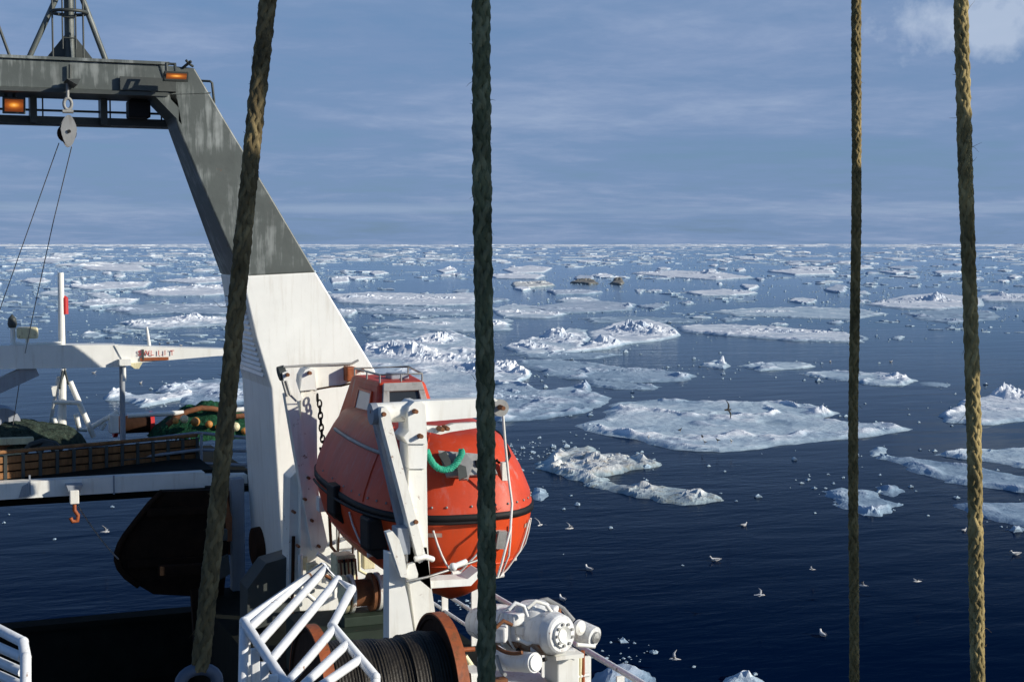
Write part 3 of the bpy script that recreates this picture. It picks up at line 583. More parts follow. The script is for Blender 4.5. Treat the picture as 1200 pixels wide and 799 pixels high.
# white tripod mast
TY = 26.9
t = thing('tripod_mast', 'white A-shaped tripod post standing on the stern deck under the boom', 'tripod', P(72, 510, Y=TY))
b = MB(); b.tube([P(72, 512, Y=TY), P(74, 432, Y=TY)], [.09, .05], 10); build('post', b, M['white'], t)
b = MB(); b.tube([P(110, 512, Y=TY), P(82, 447, Y=TY)], .05, 10); build('leg', b, M['white'], t)
b = MB(); b.tube([P(56, 512, Y=TY + .5), P(69, 440, Y=TY)], .035, 10); build('leg', b, M['white'], t)
b = MB(); b.tube([P(63, 471, Y=TY - .1), P(93, 472, Y=TY - .1)], .035, 8); build('crossbar', b, M['white'], t)
b = MB(); b.prism([P(60, 453, Y=TY - .1), P(67, 452, Y=TY - .1), P(65, 464, Y=TY - .1), P(62, 464, Y=TY - .1)], (0, .1, 0)); build('bracket', b, M['white'], t)
b = MB(); b.tube([P(74, 432, Y=TY), P(70, 455, Y=TY - .3)], .02, 6); b.tube([P(75, 430, Y=TY), P(80, 450, Y=TY - .2)], .02, 6); build('brace', b, M['grey_dark'], t)
t = thing('deck_rail', 'white bent pipe rails and brackets on the stern deck beside the tripod', 'rail', P(110, 505, Y=26.8))
for pl in ([(89, 485), (93, 503), (102, 503)], [(108, 500), (125, 490), (138, 482)], [(150, 487), (180, 485), (215, 483.5)], [(118, 503), (123, 495)], [(63, 489), (66, 502)], [(266, 481), (290, 479)]):
    b = MB(); b.tube([P(x, y, Y=26.8) for x, y in pl], .045, 8); build('pipe', b, M['white'], t)
b = MB(); b.box(P(133, 496, Y=26.8), (.16, .2, .32)); build('bracket', b, M['white'], t, bevel=.01)
t = thing('red_reel', 'dark drum with bright red end flanges on the stern deck', 'reel', P(155, 505, Y=27.6))
p = P(155, 497, Y=27.6)
b = MB(); b.lathe(p - Vector((.33, 0, 0)), (1, 0, 0), [(0, .16), (.66, .16)], 14); build('drum', b, M['rust_dark'], t)
for s in (-.34, .3):
    b = MB(); b.lathe(p + Vector((s, 0, 0)), (1, 0, 0), [(0, 0), (0, .22), (.07, .22), (.07, 0)], 16); build('flange', b, M['red'], t)
# net heap with floats
def vnoise(x, y, seed=0):
    xi = np.floor(x).astype(np.int64); yi = np.floor(y).astype(np.int64); fx = x - xi; fy = y - yi
    fx = fx * fx * (3 - 2 * fx); fy = fy * fy * (3 - 2 * fy)
    def hsh(a, b):
        n = (a * 374761393 + b * 668265263 + seed * 1274126177) & 0x7fffffff
        n = ((n ^ (n >> 13)) * 1274126177) & 0x7fffffff
        return ((n ^ (n >> 16)) & 0xffff) / 65535.0
    return (hsh(xi, yi) * (1 - fx) + hsh(xi + 1, yi) * fx) * (1 - fy) + (hsh(xi, yi + 1) * (1 - fx) + hsh(xi + 1, yi + 1) * fx) * fy
def fbm(x, y, seed=0, o=4):
    s = 0; a = 0.5
    for i in range(o): s = s + a * vnoise(x * 2 ** i, y * 2 ** i, seed + i); a *= 0.5
    return s
def heap(c, rx, ry, hgt, seed, n=36):
    b = MB(); u = np.linspace(-1, 1, n); X, Y = np.meshgrid(u, u); rr = np.sqrt(X ** 2 + Y ** 2)
    Z = np.clip(1 - rr ** 2, 0, 1) ** .6 * hgt * (.65 + .7 * fbm(X * 3 + 9, Y * 3 + 5, seed)) + .12 * fbm(X * 9 + 3, Y * 9, seed + 5, 3) * hgt
    vs = [(c[0] + rx * X[i, j], c[1] + ry * Y[i, j], c[2] + Z[i, j]) for i in range(n) for j in range(n)]
    fs = [(i * n + j, i * n + j + 1, (i + 1) * n + j + 1, (i + 1) * n + j) for i in range(n - 1) for j in range(n - 1) if rr[i, j] < 1.05]
    return b.add(vs, fs)
p = P(243, 511, Y=27.4)
nh = thing('net_heap', 'heaped green trawl net with orange floats on the stern deck', 'fishing net', p)
build('netting', heap(p, 1.05, .9, .55, 3), M['net_green'], nh)
b = MB(); pr = P(232, 488, Y=26.8)
b.tube([P(x, y, Y=26.8) for x, y in ((196, 498), (205, 490), (220, 482), (236, 478), (250, 479), (262, 482), (275, 488), (288, 487))], .05, 8); build('headline_rope', b, M['rust'], nh)
for k, (x, y, s) in enumerate(((216, 491, 1), (229, 494, 1.1), (206, 493, .75), (276, 500, 1.1), (287, 505, .9), (266, 507, .9), (267, 518, .8), (245, 497, .9), (256, 500, .8))):
    b = MB(); b.ball(P(x, y, Y=26.55), .075 * s, 12, 8); build('float', b, M['float'] if k % 3 else M['yellow'], nh)
p = P(20, 520, Y=26.4)
nh2 = thing('dark_net_pile', 'dark tangled net pile on pale beams at the far left of the stern', 'fishing net', p)
build('netting', heap(P(28, 521, Y=26.6), 1.0, .8, .42, 11), M['net_dark'], nh2)
for a, c, wd in (((-30, 518), (39, 515.5), .1), ((-30, 535), (33, 529), .13)):
    b = MB(); b.bar(P(*a, Y=25.8), P(*c, Y=25.8), wd, .2); build('beam', b, M['yellow'], nh2)
b = MB(); b.bar(P(-30, 525, Y=25.9), P(34, 522, Y=25.9), .1, .1); build('beam', b, M['rust'], nh2)
b = MB(); b.tube([P(x, y, Y=25.6) for x, y in ((28, 530), (36, 521), (50, 517), (64, 520), (72, 528))], .05, 8); b.tube([P(x, y, Y=25.55) for x, y in ((45, 531), (52, 522), (60, 522), (66, 531))], .05, 8)
one('hose_coil', b, M['grey_dark'], 'dark hose looped behind the planked screen left of the tripod', 'hose', P(50, 530, Y=25.6))
b = MB(); b.lathe(P(-2, 497, Y=26.6), (.2, -1, 0), [(0, 0), (.0, .3), (.12, .34), (.3, .3), (.3, 0)], 20)
one('round_drum', b, M['grey_blue'], 'grey round drum at the left picture edge above the dark net', 'drum', P(-2, 510, Y=26.6))
d = MB(); d.box((0.3, 26.9, 6.02), (10.5, 5.2, .1)); build('stern_deck', d, M['dark_deck'], ship)
# rail between leg and walkway (thin red-capped wire post)
b = MB(); b.tube([P(289, 440, Y=24), P(289, 480, Y=24.2)], .015, 6); b.ball(P(289, 439, Y=24), .07)
one('wire_post', b, M['rust'], 'thin rusty wire post with round cap just left of the gantry leg', 'post', P(289, 480, Y=24.2))
b = MB(); b.lathe(P(296, 640, Y=22.6), (1, 0, 0), [(0, 0), (0, .28), (.14, .3), (.2, .24), (.2, 0)], 22)
one('hose_reel', b, M['rust_dark'], 'dark round reel hung on the shaded inboard face of the gantry leg', 'reel', P(296, 640, Y=22.6))

# ---------------------------------------------------------------- lifeboat
BX, BY, BZ = 5.81, 17.52, 7.06; BA, BB, BN, BROT = 2.42, 1.06, 3.0, -0.07
lb = thing('lifeboat', 'orange enclosed lifeboat hanging in white davits on the ship side', 'lifeboat', (BX, BY, BZ - 1.3))
def ring(z, sa, sb, n=48, dy=0.0, ex=BN):
    out = []
    for k in range(n):
        t = 2 * math.pi * k / n; c, s = math.cos(t), math.sin(t)
        y = BA * sa * math.copysign(abs(s) ** (2 / ex), s) + dy; x = BB * sb * math.copysign(abs(c) ** (2 / ex), c)
        out.append(Vector((BX + x * math.cos(BROT) - y * math.sin(BROT), BY + x * math.sin(BROT) + y * math.cos(BROT), BZ + z)))
    return out
lo = [(-1.10, .60, .05, 2.0), (-1.07, .66, .16, 2.0), (-.99, .76, .38, 2.1), (-.86, .87, .60, 2.3), (-.70, .93, .78, 2.6), (-.46, .975, .92, 2.8), (-.24, .99, .975, 2.9), (-.04, 1.0, 1.0, BN)]
upr = [(.04, 1.0, 1.0, BN), (.18, .985, .965, 3.1), (.40, .93, .875, 3.3), (.60, .88, .77, 3.3), (.76, .83, .67, 3.3), (.83, .77, .58, 3.2), (.865, .64, .42, 2.8), (.875, .2, .1, 2.4)]
b = MB(); b.rings([ring(z, a, c, ex=e) for z, a, c, e in lo]); build('lower_hull', b, M['orange'], lb)
b = MB(); b.rings([ring(z, a, c, ex=e) for z, a, c, e in upr]); build('canopy', b, M['orange_faded'], lb)
b = MB(); b.rings([ring(-.042, .99, .99), ring(-.038, 1.008, 1.02), ring(.038, 1.008, 1.02), ring(.042, .99, .99)], caps=False); build('fender_belt', b, M['black'], lb)
def onboat(k, z, n=48):           # a point on the boat surface at ring index k (may be fractional) and height z
    tb = lo + upr
    for (z0, a0, c0, e0), (z1, a1, c1, e1) in zip(tb, tb[1:]):
        if z0 <= z <= z1: break
    f = (z - z0) / (z1 - z0) if z1 > z0 else 0; a = a0 + (a1 - a0) * f; c = c0 + (c1 - c0) * f; e = e0 + (e1 - e0) * f
    t = 2 * math.pi * k / n; co, s = math.cos(t), math.sin(t)
    y = BA * a * math.copysign(abs(s) ** (2 / e), s); x = BB * c * math.copysign(abs(co) ** (2 / e), co)
    return Vector((BX + x * math.cos(BROT) - y * math.sin(BROT), BY + x * math.sin(BROT) + y * math.cos(BROT), BZ + z))
def boat_px(px, py, k0=24, k1=48, z0=-1.05, z1=.87, out=.0):
    best = None
    for i in range(121):
        for j in range(60):
            k = k0 + (k1 - k0) * i / 120; q = onboat(k, z0 + (z1 - z0) * j / 59); v = q - CAM; dz = v.dot(FW)
            e = (600 + FPX * v.dot(RT) / dz - px) ** 2 + (399.5 - FPX * v.dot(UP) / dz - py) ** 2
            if best is None or e + dz * 40 < best[0]: best = (e + dz * 40, q)
    q = best[1]; o = Vector((q.x - BX, (q.y - BY) * .3, (q.z - BZ) * .6)); return q + (CAM - q).normalized() * out
# grab loops round the bow: near side is ring index 30..44 (s<0)
for k0, k1, sag in ((41.5, 44.5, .55), (38.2, 41.0, .62), (34.0, 36.6, .5), (44.8, 47.2, .5), (26, 29, .45)):
    a = onboat(k0, -.12); e = onboat(k1, -.12); pts = []
    for i in range(13):
        f = i / 12; zz = -.12 - sag * (1 - (2 * f - 1) ** 2); q = onboat(k0 + (k1 - k0) * f, max(zz, -1.05)); ctr = Vector((BX, BY, q.z)); o = (q - ctr).normalized(); pts.append(q + o * .03)
    b = MB(); b.tube(pts, .012, 6); gl = build('grab_line', b, M['rope_white'], lb)
    b = MB(); b.lathe(pts[6] - Vector((.05, 0, 0)), (1, 0, 0.1), [(0, 0), (0, .03), (.1, .03), (.1, 0)], 8); build('line_float', b, M['white'], gl)
for k0, k1 in ((33.2, 34.6), (36.2, 37.4), (40.4, 41.2)):   # reflective strips
    b = MB()
    for i in range(4):
        f0 = k0 + (k1 - k0) * i / 4; f1 = k0 + (k1 - k0) * (i + 1) / 4; q = []
        for kk, zz in ((f0, -.20), (f1, -.20), (f1, -.155), (f0, -.155)):
            s = onboat(kk, zz); o = Vector((s.x - BX, s.y - BY, 0)).normalized(); q.append(s + o * .008)
        b.add(q, [(0, 1, 2, 3)])
    build('reflective_strip', b, M['tape'], lb)
b = MB(); b.tube([onboat(k / 2, -.04) + (onboat(k / 2, -.04) - Vector((BX, BY, BZ))).normalized() * .06 for k in range(44, 74)], .018, 6); build('life_line', b, M['black'], lb)
for kq in (27.5, 30.5, 33.4, 44.5):     # moulded seams and stud rows
    b = MB(); b.tube([onboat(kq, .06 + .78 * i / 14) + (onboat(kq, .06 + .78 * i / 14) - Vector((BX, BY, BZ - .2))).normalized() * .002 for i in range(15)], .011, 6); build('moulded_seam', b, M['orange_faded'], lb)
b = MB(); b.tube([onboat(k / 2, -.55) for k in range(44, 92)], .012, 6); build('hull_seam', b, M['orange'], lb)
b = MB()
for k in range(46, 90, 2):
    q = onboat(k / 2, .12); o_ = Vector((q.x - BX, q.y - BY, 0)).normalized(); b.ball(q + o_ * .004, .014, 6, 4)
build('rivet_row', b, M['grp_grey'], lb, kind='stuff')
# conning tower
CY0, CY1 = 17.95, 19.35
def PB(px, py, Y): return P(px, py, Y=Y)
fb = [PB(437, 500, 17.6), PB(510, 497, 17.6)]
ct = MB(); base_z = BZ + .45
q = [PB(436, 0, 17.6), PB(522, 0, 17.6), PB(490, 0, 19.6), PB(386, 0, 19.6)]
topq = [PB(444, 448, 18.0), PB(498, 446.5, 18.0), PB(480, 440, 19.2), PB(412, 442, 19.2)]
ztop = (topq[0].z + topq[1].z) / 2
lowp = [Vector((v.x, v.y, base_z)) for v in q]; topp = [Vector((v.x, v.y, ztop)) for v in topq]
ct.hexa(lowp + topp); tower = build('conning_tower', ct, M['orange_faded'], lb, bevel=.05)
def on_face(i, j, u, v, off=.0):     # on the quad face between base corners i,j
    a = lowp[i].lerp(lowp[j], u); c = topp[i].lerp(topp[j], u); p_ = a.lerp(c, v)
    nrm = (lowp[j] - lowp[i]).cross(topp[i] - lowp[i]).normalized(); return p_ + nrm * off
def facequad(i, j, u0, u1, v0, v1, off0, off1):
    return [on_face(i, j, u0, v0, off0), on_face(i, j, u1, v0, off0), on_face(i, j, u1, v1, off0), on_face(i, j, u0, v1, off0)], [on_face(i, j, u0, v0, off1), on_face(i, j, u1, v0, off1), on_face(i, j, u1, v1, off1), on_face(i, j, u0, v1, off1)]
def panel(i, j, u0, u1, v0, v1, off0, off1): a, c = facequad(i, j, u0, u1, v0, v1, off0, off1); return MB().hexa(a + c)
fr_ = MB()
for (u0, u1, v0, v1) in ((.08, .9, .84, .97), (.08, .9, .30, .42), (.08, .2, .42, .84), (.78, .9, .42, .84)): a, c = facequad(0, 1, u0, u1, v0, v1, -.01, .05); fr_.hexa(a + c)
wf = build('hatch_frame', fr_, M['grp_grey'], tower, bevel=.008)
build('hatch_window', panel(0, 1, .2, .78, .42, .84, .0, .012), M['pane_dark'], tower)
build('hatch_bar', panel(0, 1, .2, .78, .60, .64, .012, .05), M['grp_grey'], tower)
build('side_window', panel(3, 0, .42, .8, .42, .8, -.01, .012), M['pane_pale'], tower, bevel=.004)
sw = MB()
for (u0, u1, v0, v1) in ((.39, .83, .8, .84), (.39, .83, .38, .42), (.39, .42, .42, .8), (.8, .83, .42, .8)): a, c = facequad(3, 0, u0, u1, v0, v1, -.01, .022); sw.hexa(a + c)
build('window_trim', sw, M['orange'], tower)
b = MB(); tz = ztop + .09
ctr = (topp[0] + topp[1] + topp[2] + topp[3]) / 4
rr = [Vector((ctr.x + (v.x - ctr.x) * .92, ctr.y + (v.y - ctr.y) * .92, tz)) for v in topp]
b.tube(rr, .014, 6, closed=True)
for v in rr + [rr[0].lerp(rr[1], .5), rr[3].lerp(rr[0], .5)]: b.tube([v, v - Vector((0, 0, .1))], .012, 6)
build('roof_rail', b, M['steel'], lb)
b = MB(); b.box(ctr + Vector((.05, -.1, .03)), (.25, .25, .08)); build('roof_hatch', b, M['grey_blue'], lb, bevel=.02)
b = MB(); b.tube([onboat(k, .60) + (onboat(k, .6) - Vector((BX, BY, BZ + .6))).normalized() * .03 for k in range(22, 34)], .022, 6); build('handrail', b, M['grp_grey'], lb)
# release hook recess at the near end
def bq(px, py, out=.02): return boat_px(px, py, out=out)
b = MB(); b.prism([bq(513, 531), bq(574, 533), bq(584, 556), bq(524, 559)], (-.03, -.07, .03)); build('hook_deck', b, M['grp_grey'], lb, bevel=.01)
b = MB(); b.prism([bq(514, 533, .1), bq(521, 531, .1), bq(530, 545, .1), bq(524, 549, .1)], (-.02, -.05, .02)); build('recess_edge', b, M['grey_dark'], lb)
b = MB(); b.prism([bq(534, 532, .12), bq(541, 530, .12), bq(551, 545, .12), bq(553, 560, .12), bq(541, 563, .12), bq(536, 556, .12)], (-.03, -.07, .03)); build('release_hook', b, M['steel'], lb, bevel=.008)
b = MB(); b.prism([bq(536, 545, .2), bq(546, 548, .2), bq(548, 560, .2), bq(538, 562, .2)], (-.02, -.05, .02)); build('hook_cheek', b, M['grey_dark'], lb)
b = MB(); q0 = bq(590, 553, .05); b.box(q0, (.06, .07, .2)); build('bow_post', b, M['white_rust'], lb)
q1 = bq(563, 541, .1); b = MB(); b.box(q1, (.13, .05, .07)); build('recess_vent', b, M['black'], lb)
b = MB(); b.tube([bq(576, 497, .01), bq(586, 503, .01), bq(593, 515, .01), bq(598, 534, .01), bq(592, 545, .01), bq(583, 540, .01)], .022, 8, closed=True); build('fairing_seal', b, M['black'], lb)
for px, py in ((394, 583), (436, 622)):     # black skates on the inboard side
    p = boat_px(px, py - 18, 22, 36); b = MB(); b.box(p + Vector((.02, 0, -.2)), (.24, .34, .36)); b.prism([p + Vector((-.1, -.17, -.37)), p + Vector((.14, -.17, -.37)), p + Vector((.14, -.17, -.47)), p + Vector((0, -.17, -.47))], (0, .34, 0)); build('skate', b, M['black'], lb, bevel=.03)
b = MB(); p0 = P(503, 640, Y=15.1); b.bar(bq(585, 642, .02), bq(589, 622, .02), .1, .06); build('valve_plate', b, M['grp_grey'], lb)
# green rope hanging at the bow
def laid(pts, r, n_str=3, turns=14, seg=None):
    pts = [Vector(p) for p in pts]; L = [0]
    for a, c in zip(pts, pts[1:]): L.append(L[-1] + (c - a).length)
    m = seg or turns * 8; b = MB()
    def at(s):
        for i in range(len(L) - 1):
            if s <= L[i + 1] + 1e-9: f = (s - L[i]) / max(1e-9, L[i + 1] - L[i]); return pts[i].lerp(pts[i + 1], f), (pts[i + 1] - pts[i]).normalized()
        return pts[-1], (pts[-1] - pts[-2]).normalized()
    for k in range(n_str):
        path = []
        for i in range(m + 1):
            c, t = at(L[-1] * i / m); u = t.cross(Vector((0, 1, 0.01))).normalized(); v = t.cross(u); an = 2 * math.pi * (turns * i / m + k / n_str)
            path.append(c + (u * math.cos(an) + v * math.sin(an)) * r * .55)
        b.tube(path, r * .55, 6)
    return b
b = laid([P(x, y, Y=14.93) for x, y in ((500, 528), (503, 536), (508, 544), (514, 549), (521, 550.5), (528, 549), (534, 544), (538, 537), (541, 532), (541, 527))], .035, 3, 9)
one('green_rope', b, M['rope_green'], 'green laid rope hanging in a loop from the near davit to the lifeboat hook', 'rope', P(500, 528, Y=14.93))
b = MB(); b.tube([P(x, y, Y=15.0 - .2 * (y > 600)) for x, y in ((589, 480), (592, 520), (596, 560), (600, 590), (598, 620), (588, 660), (583, 676))], .014, 6)
one('painter_line', b, M['rope_white'], 'thin white line hanging from the davit arm tip past the boat bow', 'rope', P(589, 480, Y=15.0))

# ---------------------------------------------------------------- davits
dv = thing('boat_davit', 'near white davit with slanting strut and long arm in front of the lifeboat', 'davit', P(490, 720, Y=14.8), 'lifeboat davits')
Y0 = 14.62; TH = .22
def pl(px, Y=Y0): return [P(x, y, Y=Y) for x, y in px]
b = MB(); b.prism(pl([(479, 548), (500, 548), (501.5, 640), (505, 690), (508, 730), (452, 730), (457, 648), (480, 640)][:4] + [(503, 668), (478, 668)][1:]), (0, TH, 0)); build('post', b, M['white_rust'], dv, bevel=.012)
b = MB(); b.prism(pl([(474, 640), (500, 641), (504, 676), (516, 760), (490, 760)]), (0, .3, 0)); build('pedestal', b, M['white_rust'], dv, bevel=.012)
# knuckle plate
kn = [(478, 484), (480, 476), (486, 470.5), (493, 470), (498, 474), (500, 500), (500, 512), (501, 520), (478, 520), (473, 512), (479, 505)]
b = MB(); b.prism(pl(kn, Y0 - .06), (0, TH + .12, 0)); build('knuckle_plate', b, M['white'], dv, bevel=.012)
b = MB(); b.prism(pl([(478, 520), (501, 520), (500, 549), (479, 549)], Y0 - .03), (0, TH + .06, 0)); build('post_head', b, M['white'], dv, bevel=.01)
# arm: right part and back tube
b = MB(); b.prism(pl([(489, 470), (560, 467), (580, 466.5), (591, 474), (592, 482), (585, 487), (560, 489), (500, 494), (490, 494)], Y0 + .02), (0, TH - .04, 0)); build('arm', b, M['white'], dv, bevel=.012)
b = MB(); b.tube([P(441, 484, Y=Y0 + .1), P(484, 481.5, Y=Y0 + .1)], .105, 16); build('arm_tube', b, M['white_rust'], dv)
b = MB(); b.tube([P(434, 485, Y=Y0 + .1), P(441, 484.4, Y=Y0 + .1)], .112, 16); build('end_cap', b, M['grey_blue'], dv)
b = MB(); b.prism(pl([(447, 478), (452, 477), (457, 483), (459, 495), (500, 655), (491, 660), (449, 500), (446, 487)], Y0 - .1), (0, .14, 0)); build('strut', b, M['white_rust'], dv, bevel=.01)
b = MB(); b.prism(pl([(440, 496), (447, 496), (484, 640), (474, 640)], Y0 + .16), (0, .12, 0)); build('strut', b, M['grey_blue'], dv, bevel=.01)  # blue-grey bar stands in for the strut's shaded inboard face
b = MB(); b.prism(pl([(500, 499), (522, 500), (532, 496.5), (560, 495), (560, 501), (528, 506), (516, 509), (501, 506)], Y0 + .04), (0, .1, 0)); build('link_arm', b, M['white'], dv, bevel=.008)
for px, py in ((449.5, 485), (487, 482), (493, 511), (487, 611), (483, 663), (518, 503), (524, 502), (589, 478)):
    b = MB(); c0 = P(px, py, Y=Y0 - .1); b.lathe(c0, (0, 1, 0), [(-.03, 0), (-.03, .022), (.1, .03)], 10); build('pin', b, M['rust'], dv)
# base stool and tilted link plate
b = MB(); b.prism(pl([(456, 648), (466, 650), (478, 700), (488, 760), (456, 760)], Y0 - .06), (0, .2, 0)); build('stool', b, M['white'], dv, bevel=.012)
b = MB(); b.prism(pl([(453, 624), (460, 622), (468, 632), (474, 652), (478, 676), (470, 676), (462, 652)], Y0 - .2), (0, .1, 0)); build('tilt_link', b, M['white_rust'], dv, bevel=.008)
b = MB(); b.box(P(470, 632, Y=Y0 + .05), (.14, .2, .28)); build('hydraulic_box', b, M['grey_blue'], dv, bevel=.01)
b = MB(); b.prism(pl([(474, 676), (479, 661), (486, 659), (490, 672), (489, 682)], Y0 - .16), (0, .06, 0)); build('lug', b, M['white_rust'], dv, bevel=.008)
# keel support bracket
b = MB(); b.prism(pl([(504, 680), (548, 678), (562, 667), (566, 671), (552, 686), (506, 689)], Y0 + .05), (0, .25, 0)); build('keel_bracket', b, M['white'], dv, bevel=.012)
b = MB(); b.tube([P(476, 681, Y=Y0 - .2), P(500, 676, Y=Y0 - .2), P(525, 668, Y=Y0 - .1), P(560, 656, Y=Y0)], .014, 6); build('gripe_wire', b, M['steel'], dv)
b = MB(); b.tube([P(533, 663, Y=Y0 - .1), P(546, 657.5, Y=Y0 - .05)], .03, 8); b.ball(P(531, 664, Y=Y0 - .1), .045); build('turnbuckle', b, M['white'], dv)
b = MB(); b.tube([P(486, 655, Y=Y0 - .18), P(498, 652, Y=Y0 - .18), P(507, 655, Y=Y0 - .1)], .03, 8); build('gripe_hook', b, M['white_rust'], dv)
b = MB(); b.lathe(P(587, 478, Y=Y0 - .02), (0, 1, 0), [(0, 0), (0, .09), (.03, .07), (.06, .09), (.06, 0)], 16); build('fall_sheave', b, M['grp_grey'], dv)

Y1 = 20.1
fd = thing('boat_davit', 'far davit in front of the white gantry leg with a hanging hook chain', 'davit', P(362, 700, Y=Y1), 'lifeboat davits')
def pf(px, Y=Y1): return [P(x, y, Y=Y) for x, y in px]
b = MB(); b.prism(pf([(353, 459), (371, 457), (372, 560), (384, 690), (352, 690)]), (0, .25, 0)); build('post', b, M['white_rust'], fd, bevel=.012)
b = MB(); b.prism(pf([(352, 458), (354, 440), (358, 433), (364, 431), (369, 434), (371, 456)], Y1 - .06), (0, .3, 0)); build('knuckle_plate', b, M['white'], fd, bevel=.012)
b = MB(); b.prism(pf([(360, 430), (414, 427), (422, 432), (424, 444), (400, 452), (362, 455)], Y1 + .02), (0, .2, 0)); build('arm', b, M['white_rust'], fd, bevel=.012)
b = MB(); b.tube([P(332, 430, Y=Y1), P(370, 427.5, Y=Y1), P(412, 426, Y=Y1), P(420, 422, Y=Y1)], .018, 6); build('hydraulic_pipe', b, M['grp_grey'], fd)
b = MB(); b.box(P(410, 438, Y=Y1 - .05), (.14, .2, .2)); build('valve_box', b, M['rust_orange'], fd, bevel=.02)
b = MB(); b.prism(pf([(331, 437), (338, 434), (345, 440), (350, 456), (355, 468), (349, 470), (341, 462), (334, 452)], Y1 - .08), (0, .12, 0)); build('strut_head', b, M['white'], fd, bevel=.01)
b = MB(); b.prism(pf([(334, 462), (345, 458), (384, 636), (380, 646), (366, 646)], Y1 - .06), (0, .16, 0)); build('strut', b, M['white_rust'], fd, bevel=.01)
b = MB(); b.tube([P(326.5, 438, Y=Y1 + .05), P(334, 436, Y=Y1 + .05)], .1, 14); build('end_cap', b, M['grey_dark'], fd)
b = MB(); b.tube([P(331, 446, Y=Y1 - .1), P(336, 463, Y=Y1 - .1)], .02, 6); b.tube([P(335, 446, Y=Y1 - .1), P(340, 463, Y=Y1 - .1)], .02, 6); build('spring', b, M['steel'], fd)
b = MB(); b.prism(pf([(340, 560), (352, 548), (366, 556), (376, 640), (368, 700), (338, 700)], Y1 + .15), (0, .4, 0)); build('pedestal', b, M['white_rust'], fd, bevel=.02)
b = MB(); b.prism(pf([(357, 600), (366, 590), (372, 640), (362, 652)], Y1 + .05), (0, .12, 0)); build('foot_bracket', b, M['white_rust'], fd, bevel=.01)
for px, py in ((337, 439), (363, 437), (425, 434)):
    b = MB(); b.lathe(P(px, py, Y=Y1 - .1), (0, 1, 0), [(-.03, 0), (-.03, .025), (.1, .03)], 10); build('pin', b, M['rust'], fd)
b = MB(); b.tube([P(x, y, Y=Y1 - .02) for x, y in ((371, 456), (388, 453), (400, 452), (412, 449), (424, 446), (438, 444))], .014, 6); build('gripe_wire', b, M['rust_dark'], fd)
# hanging chain with hook
ch = thing('hook_chain', 'short dark chain with a hook hanging from the far davit post', 'chain', P(375, 475, Y=Y1 - .1))
zs = [(372, 466), (374.5, 473), (375, 480), (375.5, 487), (376, 494), (376.5, 501), (377, 508), (378, 514)]
for i, (x, y) in enumerate(zs):
    c0 = P(x, y, Y=Y1 - .1); b = MB(); lp = []
    for k in range(12):
        a = 2 * math.pi * k / 12; u = .028 * math.cos(a); v = .055 * math.sin(a)
        lp.append(c0 + (Vector((u, 0, v)) if i % 2 else Vector((0, u, v))))
    b.tube(lp, .012, 6, closed=True); build('link', b, M['black'], ch)
b = MB(); c0 = P(378, 522, Y=Y1 - .1); b.tube([c0 + Vector((0, 0, .07)), c0 + Vector((.03, 0, 0)), c0 + Vector((.02, 0, -.07)), c0 + Vector((-.03, 0, -.06)), c0 + Vector((-.035, 0, -.02))], .016, 8); build('hook', b, M['black'], ch)

# ---------------------------------------------------------------- deck gear between leg and near davit
t = thing('valve_block', 'cream hydraulic valve block with hoses in front of the gantry leg foot', 'valve', P(402, 680, Y=19))
p = P(402, 664, Y=19); b = MB(); b.box(p, (.26, .3, .36)); build('block', b, M['yellow'], t, bevel=.02)
for k in range(5):
    b = MB(); a = p + Vector((-.1 + .05 * k, -.15, .1)); b.tube([a, a + Vector((0, -.08, .05)), a + Vector((.02, -.1, -.3)), a + Vector((.05, 0, -.6))], .014, 6); build('hose', b, M['black'] if k % 2 else M['rust'], t)
    b = MB(); b.lathe(p + Vector((-.1 + .05 * k, -.15, .12)), (0, -1, 0), [(0, .018), (.05, .018), (.05, 0)], 8); build('fitting', b, M['rust_orange'], t)
t = thing('small_winch', 'small brown winch drum with pale flanges behind the tube cage', 'winch', P(424, 715, Y=18))
p = P(424, 694, Y=18); ax = Vector((1, 0, 0))
b = MB(); b.lathe(p - ax * .22, ax, [(0, .17), (.44, .17)], 20); build('drum', b, M['rust'], t)
for s, mm in ((-.25, M['yellow']), (-.17, M['white_rust']), (.1, M['rust']), (.18, M['white_rust'])):
    b = MB(); b.lathe(p + ax * s, ax, [(0, 0), (0, .24), (.04, .24), (.04, 0)], 22); build('flange', b, mm, t)
b = MB(); b.box(p + Vector((0, 0, -.3)), (.6, .5, .12)); build('base', b, M['green_deck'], t, bevel=.01)
b = MB(); b.box(p + Vector((.34, 0, -.02)), (.14, .3, .4)); build('gearcase', b, M['white_rust'], t, bevel=.03)
b = MB(); b.box(p + Vector((0, 0.1, -1.2)), (1.6, 1.2, 1.68)); build('stand', b, M['green_deck'], t)
t = thing('leaning_stanchions', 'thin dark upright lines and shadowed pipes at the gantry leg foot', 'pipes', P(410, 660, Y=20.8))
for a, c in (((398, 600), (396, 655)), ((416, 615), (412, 662)), ((385, 596), (470, 650)), ((332, 632), (345, 650))):
    b = MB(); b.tube([P(*a, Y=20.8), P(*c, Y=20.6)], .014, 6); build('pipe', b, M['rust_dark'], t)
for a, c in (((380, 640), (440, 618)), ((400, 648), (445, 632))):
    b = MB(); b.tube([P(*a, Y=20.9), P(*c, Y=20.9)], .025, 6); build('pipe', b, M['grey_blue'], t)
t = thing('pilot_ladder', 'narrow steel ladder with pipes against the white leg foot behind the lifeboat', 'ladder', P(402, 690, Y=20.6))
for px in (394, 412):
    b = MB(); b.tube([P(px, 588, Y=20.7), P(px + 3, 690, Y=20.7)], .018, 6); build('ladder_rail', b, M['grp_grey'], t)
